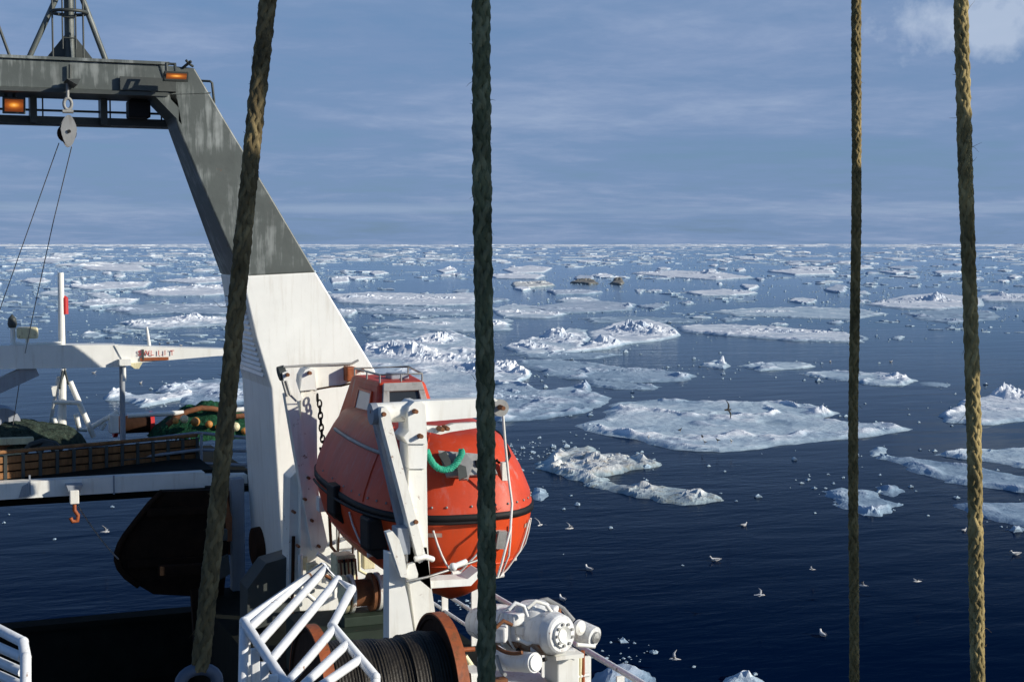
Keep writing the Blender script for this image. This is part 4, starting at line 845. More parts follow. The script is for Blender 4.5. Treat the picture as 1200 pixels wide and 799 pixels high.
for k in range(8):
    b = MB(); b.tube([P(394 + k * .4, 596 + k * 12, Y=20.7), P(412 + k * .4, 594 + k * 12, Y=20.7)], .013, 6); build('rung', b, M['grp_grey'], t)
t = thing('hydraulic_pipes', 'cluster of white hydraulic pipes, clamps and small boxes at the far davit foot', 'pipes', P(380, 690, Y=19.6))
for k, pl_ in enumerate(([(352, 650), (353, 690), (372, 706)], [(386, 604), (388, 640), (398, 652), (398, 700)], [(372, 648), (392, 662), (392, 700)], [(420, 640), (421, 668), (436, 676)], [(430, 610), (438, 622), (446, 624)], [(378, 672), (410, 690), (440, 690)])):
    b = MB(); b.tube([P(x, y, Y=19.7) for x, y in pl_], .022 if k % 2 else .032, 8); build('pipe', b, M[('white_rust', 'rust', 'white', 'yellow')[k % 4]], t)
for k, (x, y, w_, h_) in enumerate(((378, 590, .14, .2), (431, 656, .16, .22), (388, 676, .2, .14), (440, 640, .12, .3), (366, 668, .14, .2), (420, 700, .3, .12))):
    b = MB(); b.box(P(x, y, Y=19.8), (w_, .16, h_)); build('junction_box', b, M[('white', 'yellow', 'white_rust')[k % 3]], t, bevel=.012)
for x, y in ((345, 600), (350, 640), (362, 560), (366, 610), (374, 640), (358, 585)):
    b = MB(); b.lathe(P(x, y, Y=19.98), (0, 1, 0), [(-.02, 0), (-.02, .02), (.1, .022)], 8); build('bolt', b, M['rust'], t)
# cable tray and shaded plates left of the far davit
t = thing('deck_locker', 'shaded grey deck plates and locker at the foot of the gantry leg', 'locker', P(305, 720, Y=20))
b = MB(); b.prism(pf([(290, 690), (312, 660), (345, 650), (352, 720), (290, 740)], 20.4), (0, .5, 0)); build('body', b, M['grey_dark'], t, bevel=.02)
b = MB(); b.tube([P(344, 628, Y=20.2), P(342, 720, Y=20.2)], .025, 8); build('pipe', b, M['rust_dark'], t)
b = MB(); b.prism(pf([(352, 655), (360, 652), (360, 668), (352, 668)], 20.0), (0, .1, 0)); build('switch_box', b, M['yellow'], t)

# ---------------------------------------------------------------- wire winch (big drum)
WYc = 12.2; p = P(500, 806, Y=WYc); ax = Vector((1, .0, 0))
ww = thing('wire_winch', 'large drum wound with dark steel wire between rusty orange flanges', 'winch', P(480, 850, Y=WYc))
RF = .64; RW = .49; x_r = P(512, 800, Y=WYc).x; x_l = x_r - 1.15; cz = P(512, 806, Y=WYc).z; cc = Vector((x_r, WYc, cz))
prof = []
nw = 39; Lw = 1.08
for i in range(nw * 4 + 1):
    f = i / (nw * 4); prof.append((-Lw + Lw * f, RW - .010 + (.009 + .006 * math.sin(f * 31)) * abs(math.sin(math.pi * nw * f + .4 * math.sin(f * 23))) + .014 * math.sin(f * 9) - (.02 if .62 < f < .7 else 0)))
b = MB(); b.lathe(cc, ax, prof, 48); build('wire_layer', b, M['wire'], ww)
for s, mt in ((0, 0), (-Lw - .05, 0)):
    b = MB(); b.lathe(cc + ax * s, ax, [(0, 0), (0, RF - .05), (-.015, RF - .04), (-.015, RF), (.075, RF), (.075, RF - .04), (.05, RF - .05), (.05, 0)], 56); fl = build('flange', b, M['rust_dark'], ww)
    b = MB(); b.lathe(cc + ax * s, ax, [(-.02, RF - .004), (-.02, RF + .012), (.08, RF + .012), (.08, RF - .004)], 56); build('rim', b, M['rust_orange'], fl)
b = MB(); b.lathe(cc + ax * .05, ax, [(0, .12), (.3, .12), (.3, 0)], 20); build('shaft', b, M['rust'], ww)
for s in (.25, -Lw - .3):
    b = MB(); b.prism([cc + ax * s + Vector((0, -.5, DK - cz)), cc + ax * s + Vector((0, .5, DK - cz)), cc + ax * s + Vector((0, .18, .15)), cc + ax * s + Vector((0, -.18, .15))], (.12, 0, 0)); build('side_frame', b, M['white_rust'], ww, bevel=.02)
for a, c in (((541, 761), (556, 760)), ((545, 768), (560, 790)), ((548, 778), (562, 800))):
    b = MB(); b.tube([P(*a, Y=WYc + .1), P(*c, Y=WYc + .1)], .022, 8); build('brake_rod', b, M['rust_orange'] if a[1] < 765 else M['yellow'], ww)

# ---------------------------------------------------------------- white davit winch machinery
mc = thing('hydraulic_winch', 'white painted hydraulic winch motor with flanged end and rust underneath', 'winch', P(640, 860, Y=14.0))
MYc = 13.9
c1 = P(655, 741, Y=MYc - .35); axm = Vector((.30, -.95, 0)).normalized()
ea = P(659, 743, Y=13.4); eb = P(574, 731, Y=14.4); axm = (ea - eb).normalized(); Lm = (ea - eb).length
b = MB(); b.lathe(eb, axm, [(-.22, 0), (-.22, .15), (-.1, .175), (0, .19), (.3, .195), (.32, .15), (.42, .15), (.44, .21), (.52, .232), (Lm - .12, .215), (Lm - .02, .19), (Lm, .17), (Lm, 0)], 28); build('body', b, M['white_worn'], mc, bevel=0)
b = MB(); b.lathe(ea + axm * .0, axm, [(0, 0), (0, .125), (.03, .125), (.03, .088), (.042, .083), (.012, .05), (.012, 0)], 24); ef = build('end_flange', b, M['white'], mc)
sd = axm.cross(Vector((0, 0, 1))).normalized(); upm = sd.cross(axm)
b = MB(); rgs = []
for h_, r_ in ((.0, .196), (.3, .201), (.33, .156), (.42, .156), (.45, .216), (.52, .238), (Lm - .12, .221)):
    rgs.append([eb + axm * h_ + (sd * math.cos(R(200 + 14 * k)) + upm * math.sin(R(200 + 14 * k))) * r_ for k in range(11)])
b.rings(rgs, caps=False, closed=False); build('rusty_belly', b, M['rust_patchy'], mc)
for k in range(9):
    a = 2 * math.pi * k / 9; b = MB(); b.lathe(ea + axm * .034 + (sd * math.cos(a) + upm * math.sin(a)) * .106, axm, [(0, .016), (.016, .016), (.016, 0)], 6); build('bolt', b, M['grp_grey'], ef)
b = MB(); g0 = eb.lerp(ea, .62); b.lathe(g0 + Vector((0, 0, .05)), (0, 0, 1), [(.05, .215), (.19, .19), (.235, .13), (.25, 0)], 20); build('gear_cap', b, M['white_worn'], mc)
b = MB(); g1 = eb.lerp(ea, .1); b.lathe(g1, (0, 0, 1), [(.08, .17), (.19, .14), (.21, 0)], 18); build('motor_cap', b, M['white_worn'], mc)
for k_, (f_, a_) in enumerate(((.2, 140), (.34, 150), (.46, 120), (.5, 175), (.7, 160), (.82, 130), (.88, 185), (.1, 165), (.6, 200), (.75, 205))):     # plugs, nipples and brackets on the casing
    b = MB(); dr = sd * math.cos(R(a_)) + upm * math.sin(R(a_)); rr0 = .19 if f_ < .4 else .225; b.lathe(eb + axm * (Lm * f_) + dr * (rr0 - .03), dr, [(0, .03), (.05, .03), (.05, .018), (.075, .018), (.075, 0)], 8); build('plug', b, M[('white_rust', 'grp_grey', 'rust')[k_ % 3]], mc)
for f_ in (.36, .5):
    b = MB(); b.lathe(eb + axm * (Lm * f_), axm, [(0, .15), (0, .245), (.03, .245), (.03, .15)], 26); build('casing_flange', b, M['white_rust'], mc)
for k_, (a_, c_) in enumerate((((575, 752), (612, 764)), ((606, 760), (640, 772)), ((582, 768), (592, 790)))):
    b = MB(); b.tube(catenary(P(*a_, Y=13.75), P(*c_, Y=13.45), .05), .02, 7); build('hose', b, M[('rust', 'black', 'grp_grey')[k_]], mc)
b = MB(); pa = P(632, 718, Y=13.8); b.tube([P(627, 713, Y=13.9), P(634, 703, Y=13.9), P(641, 702, Y=13.9), P(660, 713, Y=13.8), P(672, 727, Y=13.7)], .025, 8); build('lifting_handle', b, M['grp_grey'], mc)
for k, (x, y, w_, h_, d_) in enumerate(((601, 724, .16, .12, .2), (622, 716, .12, .14, .14), (612, 738, .10, .10, .12), (644, 714, .14, .08, .16), (586, 742, .14, .16, .14), (630, 757, .2, .08, .14), (668, 766, .1, .12, .1))):
    b = MB(); b.box(P(x, y, Y=13.72 - .02 * k), (w_, d_, h_), Matrix.Rotation(R(20 + 9 * k), 3, 'Z')); build('valve_body', b, M['white_worn'], mc, bevel=.02)
for k, pl_ in enumerate(([(596, 714), (604, 706), (614, 710), (618, 722)], [(618, 712), (628, 704), (640, 708), (650, 722)], [(581, 735), (590, 727), (600, 732)], [(640, 760), (650, 766), (662, 764), (672, 770)], [(606, 748), (618, 754), (630, 751)])):
    b = MB(); b.tube([P(x, y, Y=13.55) for x, y in pl_], .02, 7); build('elbow_pipe', b, M[('white_worn', 'white_rust', 'rust')[k % 3]], mc)
lp = P(600, 774, Y=13.7); l2 = P(627, 776, Y=13.4); ax2 = (l2 - lp).normalized()
b = MB(); b.lathe(lp, ax2, [(-.4, .105), ((l2 - lp).length, .10), ((l2 - lp).length, 0)], 20); build('lower_motor', b, M['white_worn'], mc)
b = MB(); b.lathe(l2, ax2, [(0, 0), (0, .08), (.02, .08), (.02, 0)], 16); build('motor_cover', b, M['white'], mc)
b = MB(); pc = P(659, 790, Y=13.7); b.box(Vector((pc.x, 13.72, (P(659, 768, Y=13.6).z + DK) / 2)), (.24, .34, P(659, 768, Y=13.6).z - DK)); build('pedestal', b, M['white'], mc, bevel=.015)
b = MB(); b.box(P(659, 764, Y=13.6), (.3, .38, .04)); build('mounting_flange', b, M['white_rust'], mc)
b = MB(); pb = P(595, 796, Y=13.9); b.box(Vector((pb.x, 14.0, pb.z - .45)), (.75, .8, .9)); build('bed', b, M['white_worn'], mc, bevel=.02)
b = MB(); b.box(P(583, 797, Y=13.5), (.18, .1, .04)); build('rust_tray', b, M['rust'], mc)
b = MB(); b.lathe(P(678, 735, Y=13.7), (.4, -.9, 0), [(0, 0), (0, .075), (.03, .075), (.05, .04), (.05, 0)], 16); build('brake_disc', b, M['white_rust'], mc)
r0 = P(676, 738, Y=13.9); r1 = P(697, 746, Y=13.7); ax3 = (r1 - r0).normalized()
b = MB(); b.lathe(r0, ax3, [(0, .115), ((r1 - r0).length, .105), ((r1 - r0).length, 0)], 18); build('brake_motor', b, M['white_worn'], mc)
b = MB(); b.lathe(r1, ax3, [(0, 0), (.0, .06), (.03, .06), (.05, 0)], 12); build('motor_plug', b, M['steel'], mc)
for a, c, mt in (((676, 755), (697, 757), 'white'), ((683, 762), (683, 800), 'rust_orange'), ((672, 766), (671, 800), 'white'), ((680, 764), (679, 800), 'yellow'), ((671, 793), (690, 790), 'white')):
    b = MB(); b.tube([P(*a, Y=13.6), P(*c, Y=13.6)], .022, 8); build('pipe', b, M[mt], mc)

# ---------------------------------------------------------------- ship side rail
sr = thing('side_rail', 'white guard rail running aft along the ship side beside the winch', 'rail', (7.05, 14, DK))
ztr = 5.44; b = MB(); b.tube([(7.05, 8, ztr), (7.05, 20.6, ztr)], .035, 8); build('top_rail', b, M['white_cold'], sr)
for zz in (5.05, 4.8): b = MB(); b.tube([(7.05, 8, zz), (7.05, 20.6, zz)], .025, 8); build('lower_rail', b, M['white_cold'], sr)
for yy in (11.5, 12.75, 13.55, 14.35, 15.2, 16.4, 17.6, 18.8, 20.0): b = MB(); b.box((7.05, yy, (DK + ztr - .06) / 2), (.09, .03, ztr - DK - .06)); build('stanchion', b, M['white'], sr)

# ---------------------------------------------------------------- tube cages near the camera
def cage(name, label, chains, plates=()):
    t = thing(name, label, 'guard cage', chains[0][1][0], 'white tube guard cages')
    for nm, pts, r in chains:
        b = MB(); b.tube(pts, r, 10)
        for q in pts[1:-1]: b.ball(q, r * 1.02, 10, 6)
        build(nm, b, M['white_cold'], t)
    for q in plates: build('side_plate', q, M['white_cold'], t, bevel=.006)
    return t
A_, B_, Cc, D_, E_, F_ = P(286, 728, D=9.0), P(378, 664, D=9.9), P(412, 690, D=9.5), P(389, 733, D=9.2), P(440, 793, D=8.7), P(335, 802, D=8.4)
r = .03
chn = [('frame_tube', [P(284, 860, D=8.6), A_, B_, Cc, D_, E_, P(441, 850, D=8.6)], r), ('frame_tube', [A_, F_, P(352, 830, D=8.2)], r)]
for a, c in ((A_.lerp(F_, .12), A_.lerp(B_, .62)), (A_.lerp(F_, .36), B_.lerp(Cc, .1)), (A_.lerp(F_, .64), B_.lerp(Cc, .55)), (F_, D_ + (E_ - D_) * .05), (P(352, 806, D=8.3), D_.lerp(E_, .36)), (P(372, 806, D=8.3), D_.lerp(E_, .66))):
    chn.append(('rung', [a, c], r * .9))
pls = []
for dx_ in (0, 11, 22, 32):
    q = MB(); a = P(288 + dx_, 738 + dx_ * 1.45, D=8.98 - dx_ * .018); q.box(a - Vector((0, 0, .6)), (.05, .03, 1.15)); pls.append(q)
cage('tube_cage', 'white tube cage with slanted rungs in front of the wire winch', chn, pls)
chn = [('frame_tube', [P(-60, 715, D=8.5), P(-10, 733, D=8.3), P(27, 752, D=8.1), P(30, 770, D=8.0), P(30, 840, D=7.9)], r)]
for dy_ in (14, 31, 47, 64): chn.append(('rung', [P(-50, 722 + dy_, D=8.4), P(26, 756 + dy_, D=8.05)], r * .9))
cage('tube_cage', 'white tube rail cut by the bottom left corner of the picture', chn)

# ---------------------------------------------------------------- braided ropes
def braid(a, b_, d, L=None, seg=14, mat=None):
    a = Vector(a); b_ = Vector(b_); T = (b_ - a); ln = T.length; T.normalize(); u = T.cross(Vector((0, 1, .2))).normalized(); v = T.cross(u)
    L = L or 6.6 * d; nt = ln / L; m = int(nt * seg * 1.6); mb = MB(); Rr = d * .325; am = d * .042; rs = d * .182
    rj = random.Random(int(ln * 1000)); w1, w2 = rj.uniform(1.5, 2.2), rj.uniform(4, 5)
    for fam in (1, -1):
        for k in range(6):
            path = []; rr = []; o1, o2 = rj.uniform(0, 6), rj.uniform(0, 6)
            for i in range(m + 1):
                s = ln * i / m; ph = 2 * math.pi * s / L; tw = .35 * math.sin(s * w1) + .2 * math.sin(s * w2 + 1); an = tw + fam * ph + k * math.pi / 3 + .10 * math.sin(s * 7 + o1)
                rad = Rr * (1 + .05 * math.sin(s * 9 + o2)) + fam * am * math.cos(6 * (2 * math.pi * s / L))
                sl_ = .006 * math.sin(s * 1.3) + .004 * math.sin(s * 3.1 + 1)
                path.append(a + T * s + u * (rad * math.cos(an) + sl_) + v * (rad * math.sin(an))); rr.append(rs * (1 + .07 * math.sin(s * 11 + o1) + .05 * math.sin(s * 29 + o2)))
            mb.tube(path, rr, 6, mi=1 if k % 3 == 0 or (fam > 0 and k == 1) else 0)  # paler strands stand in for grains that catch more light
    mb.tube([a, b_], d * .33, 8)
    return mb
def fuzz(a, b_, d, cnt=80):
    a = Vector(a); b_ = Vector(b_); T = (b_ - a).normalized(); u = T.cross(Vector((0, 1, .2))).normalized(); v = T.cross(u); mb = MB(); ln = (b_ - a).length; rj = random.Random(int(ln * 777))
    for _ in range(cnt):
        s = rj.uniform(0, ln); an = rj.uniform(0, 6.28); r_ = u * math.cos(an) + v * math.sin(an); c = a + T * s + r_ * d * .42; l_ = rj.expovariate(1 / .012) + .006
        tip = c + (r_ * rj.uniform(.3, 1) + T * rj.uniform(-1, 1)).normalized() * l_; mb.tube([c, c.lerp(tip, .5) + T * l_ * rj.uniform(-.2, .2), tip], [.0009, .0007, .0003], 3, caps=False)
    return mb
def ext(p, q, f0, f1): return p + (p - q) * f0, q + (q - p) * f1
ROPES = [((312, 0), (233, 786), 4.25, 4.0, .048, 'rope_brown', 'thick braided rope slanting across the gantry to a shackle at the bottom', 0.0),
         ((562, 0), (570, 799), 4.3, 4.35, .053, 'rope_dark', 'dark braided rope hanging straight down across the lifeboat bow', .25),
         ((1003, 0), (1001, 799), 7.3, 7.3, .047, 'rope_mid', 'thinnest brown braided rope hanging over the open sea', .25),
         ((1125, 0), (1148, 799), 5.0, 4.9, .047, 'rope_tan', 'sunlit tan braided rope hanging beside the right picture edge', .25)]
for a, c, D0, D1, dd, mt, lab, ex in ROPES:
    p = P(*a, D=D0); q = P(*c, D=D1); p2, q2 = ext(p, q, .35, ex)
    o = one('hanging_rope', braid(p2, q2, dd), [M[mt], M[mt + '_pale']], lab, 'rope', q2, 'braided ropes hanging in front of the camera')
    build('loose_fibres', fuzz(p2, q2, dd), M[mt], o, q2, kind='stuff')
p = P(233, 790, D=4.0)
t = thing('rope_shackle', 'blue grey steel shackle at the foot of the slanting rope', 'shackle', p)
b = MB(); b.tube([p + Vector((.048 * math.cos(k * math.pi / 10) , 0.0, -.02 + .035 * math.sin(k * math.pi / 10))) for k in range(11)], .017, 8)
b.tube([p + Vector((-.048, 0, -.02)), p + Vector((-.05, 0, -.2))], .017, 8); b.tube([p + Vector((.048, 0, -.02)), p + Vector((.05, 0, -.2))], .017, 8); build('bow', b, M['shackle_blue'], t)
b = MB(); b.tube([p + Vector((-.09, 0, -.2)), p + Vector((.09, 0, -.2))], .02, 8); build('pin', b, M['shackle_blue'], t)
b = MB(); b.box((6.84, 4.2, 8.04), (.42, .3, 6.88)); build('rope_shade_post', b, M['white'], ship, bevel=.02)  # post added out of view to shade the thinnest rope

# ---------------------------------------------------------------- ice
E1 = np.array([RT.x, RT.y]); E2 = np.array([math.sin(YAW), math.cos(YAW)])
def sdf(px, py, poly):
    n = len(poly); d = np.full(px.shape, 1e18); ins = np.zeros(px.shape, bool)
    for i in range(n):
        ax_, ay = poly[i]; bx, by = poly[(i + 1) % n]; ex, ey = bx - ax_, by - ay
        t_ = np.clip(((px - ax_) * ex + (py - ay) * ey) / (ex * ex + ey * ey + 1e-12), 0, 1)
        d = np.minimum(d, (px - ax_ - t_ * ex) ** 2 + (py - ay - t_ * ey) ** 2)
        c = ((ay > py) != (by > py)) & (px < (bx - ax_) * (py - ay) / (by - ay + 1e-12) + ax_); ins ^= c
    return np.where(ins, 1, -1) * np.sqrt(d)
def ground(px, py):
    v = P(px, py, Z=0.12); return np.array([v.x, v.y])
FL = []
def floe(poly_px, label, mat='ice', fb=.28, hum=(), seed=0, rough=.5, cells=1.0, group='ice floes on the sea', name='ice_floe', cat='ice floe', foot=None, pools=()):
    W = np.array([ground(x, max(y, 287.6)) for x, y in poly_px]); c0 = W.mean(0)
    Q = np.stack([(W - c0) @ E1, (W - c0) @ E2], -1); mn = Q.min(0); mx_ = Q.max(0); dist = np.linalg.norm(c0)
    c1 = max(.09, dist * 1.25 / FPX) * cells; sp = mx_ - mn; pad = max(.8, .06 * sp.max())
    n1 = int(np.clip((sp[0] + 2 * pad) / c1, 14, 260)); n2 = int(np.clip((sp[1] + 2 * pad) / (c1 * 2.2), 10, 110))
    u = np.linspace(mn[0] - pad, mx_[0] + pad, n1); v = np.linspace(mn[1] - pad, mx_[1] + pad, n2); U, V = np.meshgrid(u, v)
    wob = min(2.2, .11 * sp.max()) ; s0 = max(sp.max() / 7, .8); s1 = max(.35, c1 * 3)
    V2 = V / max(1, sp[1] / sp[0] * .6)
    D = sdf(U, V, Q); sq = min(1.0, sp[0] / max(sp[1], .1))
    D = D * 1.0 + (fbm(U / s0 + 31, V2 / s0 + 17, seed, 5) - .48) * wob * 2 * rough + (fbm(U / s1, V2 / s1, seed + 9, 3) - .45) * rough * .6 * min(1, s1)
    pool = np.zeros_like(U)
    for (hx, hy, rx, rd) in pools:
        g_ = ground(hx, hy) - c0; hu, hv = g_ @ E1, g_ @ E2; rw = rx * dist / FPX
        pool = np.maximum(pool, np.clip(2.2 - 2 * np.sqrt(((U - hu) / rw) ** 2 + ((V - hv) / rd) ** 2) + 1.6 * (fbm(U / 1.5, V / 2, seed + 40, 4) - .47), 0, 1))
    wv = .25 + .02 * sp.min()
    fb = fb * .34 if dist < 230 else fb * .5
    z = fb * np.tanh(D / wv * 1.0)
    inside = np.clip(D / (wv * 1.5), 0, 1)
    rl = float(np.clip(95 / dist, .3, 1))
    z = z + inside * rl * ((fbm(U / 2.6 + 5, V / 4 + 3, seed + 3, 4) - .5) * .15 + (fbm(U / .6, V / .9, seed + 4, 3) - .45) * .06 * (1 + rough)) * .8
    rdg = 1 - np.abs(2 * fbm(U / 6 + 50, V / 9 + 8, seed + 13, 4) - .95); z = z + inside * rl * .40 * np.clip((rdg - .90) / .10, 0, 1) * np.clip(fbm(U / 1.0, V / 1.2, seed + 14, 3) * 2 - .4, 0, 1) * min(1, rough + .2)
    # snow-lipped rim
    z = z + inside * np.exp(-(D / wv - 1.2) ** 2) * .13 * np.clip(fbm(U / 1.2, V / 1.6, seed + 6, 3) * 3 - 1.1, 0, 1)
    for (hx, hy, rx, rd, hh) in hum:      # hummock: centre px, half-width px, half-depth metres, height metres
        g_ = ground(hx, hy) - c0; hu, hv = g_ @ E1, g_ @ E2; rw = rx * dist / FPX
        mk = np.exp(-(((U - hu) / rw) ** 2 + ((V - hv) / rd) ** 2) * 1.3) * np.clip(inside * 1.5, 0, 1)
        mk = mk * np.clip(fbm(U / (rw * .5 + .4) + 3, V / (rd * .7 + .4), seed + 21, 3) * 2.6 - .55, 0, 1.3)
        rng = np.random.default_rng(seed + int(hx)); K = int(np.clip(rw * rd * 3.14 * 1.6 / max(.25, (c1 * 3) ** 2 * .5), 12, 150))
        ku = hu + rng.normal(size=K) * rw * .8; kv = hv + rng.normal(size=K) * rd * .8; kh = rng.random(K); ga_ = rng.normal(size=K) * .55; gb_ = rng.normal(size=K) * .4
        sel = mk > .02; pu = U[sel]; pv = V[sel]; dd_ = (pu[:, None] - ku) ** 2 + ((pv[:, None] - kv) * .8) ** 2; am = dd_.argmin(1)
        zz = np.zeros_like(U); zz[sel] = hh * (.25 + .75 * kh[am]) + np.clip(ga_[am] * (pu - ku[am]) + gb_[am] * (pv - kv[am]), -.4 * hh, .45 * hh)
        z = z + mk * np.clip(zz, 0, None) * .62
    z = z * (1 - pool) + pool * np.minimum(z, .03)
    ok = z > -.10
    keep = ok[:-1, :-1] | ok[1:, :-1] | ok[:-1, 1:] | ok[1:, 1:]
    idx = -np.ones(U.shape, int); used = np.zeros(U.shape, bool)
    used[:-1, :-1] |= keep; used[1:, :-1] |= keep; used[:-1, 1:] |= keep; used[1:, 1:] |= keep
    idx[used] = np.arange(used.sum()); X = U * E1[0] + V * E2[0]; Yw = U * E1[1] + V * E2[1]
    vs = np.stack([X[used], Yw[used], np.maximum(z[used], -.25)], -1)
    a = idx[:-1, :-1][keep]; b1 = idx[:-1, 1:][keep]; c2 = idx[1:, 1:][keep]; e = idx[1:, :-1][keep]
    fs = np.stack([a, b1, c2, e], -1)
    if len(fs) == 0: return None
    me = bpy.data.meshes.new(name); me.from_pydata(vs.tolist(), [], fs.tolist()); me.materials.append(M[mat]); me.update()
    o = bpy.data.objects.new(name, me); C.objects.link(o); o.location = (c0[0], c0[1], 0)
    o['label'] = label; o['category'] = cat; o['group'] = group; FL.append(W)
    if foot:
        g_ = [ground(x, y) for x, y in foot]; b = MB(); b.prism([(q[0], q[1], .004) for q in g_], (0, 0, .012)); ORG[o.name] = Vector((c0[0], c0[1], 0)); build('underwater_foot', b, M['ice_foot'], o)
    return o
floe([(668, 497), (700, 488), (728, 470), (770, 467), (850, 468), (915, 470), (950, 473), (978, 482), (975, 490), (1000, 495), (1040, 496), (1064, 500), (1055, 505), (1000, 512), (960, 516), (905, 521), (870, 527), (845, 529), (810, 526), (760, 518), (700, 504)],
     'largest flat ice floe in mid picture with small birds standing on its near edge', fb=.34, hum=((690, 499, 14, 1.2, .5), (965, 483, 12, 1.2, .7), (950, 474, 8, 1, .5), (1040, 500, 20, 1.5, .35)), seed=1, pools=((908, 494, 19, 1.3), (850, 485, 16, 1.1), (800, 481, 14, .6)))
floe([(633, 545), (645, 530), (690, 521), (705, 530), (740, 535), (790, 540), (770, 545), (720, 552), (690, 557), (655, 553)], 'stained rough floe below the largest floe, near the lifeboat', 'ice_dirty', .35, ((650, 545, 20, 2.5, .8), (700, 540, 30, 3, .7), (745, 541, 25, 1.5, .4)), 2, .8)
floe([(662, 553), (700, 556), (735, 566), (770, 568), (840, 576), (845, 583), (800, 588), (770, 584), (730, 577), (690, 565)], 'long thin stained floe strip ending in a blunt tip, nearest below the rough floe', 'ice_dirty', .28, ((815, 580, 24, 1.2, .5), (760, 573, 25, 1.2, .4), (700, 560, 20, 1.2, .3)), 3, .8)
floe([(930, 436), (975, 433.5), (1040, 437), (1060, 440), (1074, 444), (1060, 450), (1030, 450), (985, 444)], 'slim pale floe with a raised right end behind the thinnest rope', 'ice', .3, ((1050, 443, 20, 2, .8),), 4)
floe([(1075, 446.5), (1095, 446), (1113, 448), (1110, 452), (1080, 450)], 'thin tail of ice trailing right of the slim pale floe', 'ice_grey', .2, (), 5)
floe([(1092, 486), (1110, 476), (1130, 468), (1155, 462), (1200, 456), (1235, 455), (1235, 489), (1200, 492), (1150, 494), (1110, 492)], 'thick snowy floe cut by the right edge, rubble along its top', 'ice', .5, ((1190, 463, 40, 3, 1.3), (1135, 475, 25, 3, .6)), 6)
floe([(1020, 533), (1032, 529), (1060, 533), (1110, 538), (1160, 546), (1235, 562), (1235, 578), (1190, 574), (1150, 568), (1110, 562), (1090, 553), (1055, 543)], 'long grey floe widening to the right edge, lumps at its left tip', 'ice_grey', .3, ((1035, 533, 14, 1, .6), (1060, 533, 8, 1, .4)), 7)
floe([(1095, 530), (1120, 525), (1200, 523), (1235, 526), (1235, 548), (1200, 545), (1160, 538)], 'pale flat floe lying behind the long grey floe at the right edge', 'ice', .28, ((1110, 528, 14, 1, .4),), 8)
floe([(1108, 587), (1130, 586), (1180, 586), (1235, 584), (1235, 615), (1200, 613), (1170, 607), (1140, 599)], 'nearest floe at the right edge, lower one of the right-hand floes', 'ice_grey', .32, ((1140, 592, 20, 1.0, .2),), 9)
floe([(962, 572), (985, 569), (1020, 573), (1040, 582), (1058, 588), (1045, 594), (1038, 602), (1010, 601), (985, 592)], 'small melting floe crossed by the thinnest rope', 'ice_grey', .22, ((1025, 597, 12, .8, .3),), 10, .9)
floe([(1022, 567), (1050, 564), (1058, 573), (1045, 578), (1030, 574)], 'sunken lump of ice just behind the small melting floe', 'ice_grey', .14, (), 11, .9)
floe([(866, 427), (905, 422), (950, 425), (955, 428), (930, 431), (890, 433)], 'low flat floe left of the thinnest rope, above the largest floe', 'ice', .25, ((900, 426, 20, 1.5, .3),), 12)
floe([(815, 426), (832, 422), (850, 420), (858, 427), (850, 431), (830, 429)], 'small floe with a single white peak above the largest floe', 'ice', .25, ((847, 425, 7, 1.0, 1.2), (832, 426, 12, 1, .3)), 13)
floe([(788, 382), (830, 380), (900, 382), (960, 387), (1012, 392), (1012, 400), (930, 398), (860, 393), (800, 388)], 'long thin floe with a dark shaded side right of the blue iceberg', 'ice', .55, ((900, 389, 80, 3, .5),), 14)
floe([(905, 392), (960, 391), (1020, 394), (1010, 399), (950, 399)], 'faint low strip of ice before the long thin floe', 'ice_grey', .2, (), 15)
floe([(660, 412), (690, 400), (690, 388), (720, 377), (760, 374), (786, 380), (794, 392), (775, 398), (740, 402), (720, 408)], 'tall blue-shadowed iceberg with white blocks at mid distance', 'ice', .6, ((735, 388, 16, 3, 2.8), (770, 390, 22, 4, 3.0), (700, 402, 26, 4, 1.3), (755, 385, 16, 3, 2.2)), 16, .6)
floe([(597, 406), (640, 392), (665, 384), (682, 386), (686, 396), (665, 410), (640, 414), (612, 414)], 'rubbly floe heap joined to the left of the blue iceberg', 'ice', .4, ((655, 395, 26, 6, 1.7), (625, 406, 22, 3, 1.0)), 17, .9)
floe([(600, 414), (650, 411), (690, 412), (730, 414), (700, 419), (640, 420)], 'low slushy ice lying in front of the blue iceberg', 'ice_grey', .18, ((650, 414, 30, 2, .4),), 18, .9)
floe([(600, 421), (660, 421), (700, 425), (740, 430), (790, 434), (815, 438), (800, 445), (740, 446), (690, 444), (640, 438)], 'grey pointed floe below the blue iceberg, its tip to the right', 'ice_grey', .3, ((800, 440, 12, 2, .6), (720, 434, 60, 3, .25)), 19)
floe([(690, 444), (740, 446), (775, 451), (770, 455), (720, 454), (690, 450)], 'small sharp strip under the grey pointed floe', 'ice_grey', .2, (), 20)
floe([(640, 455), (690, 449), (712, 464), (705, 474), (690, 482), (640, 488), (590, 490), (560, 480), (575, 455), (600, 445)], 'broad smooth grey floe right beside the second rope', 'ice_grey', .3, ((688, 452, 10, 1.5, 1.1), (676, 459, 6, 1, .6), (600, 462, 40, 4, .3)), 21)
floe([(560, 432), (590, 420), (612, 424), (632, 436), (620, 443), (590, 448), (566, 446)], 'bright crested ridge of ice just right of the second rope', 'ice', .4, ((592, 430, 20, 4, 1.8), (615, 437, 14, 2, .9)), 22, .8)
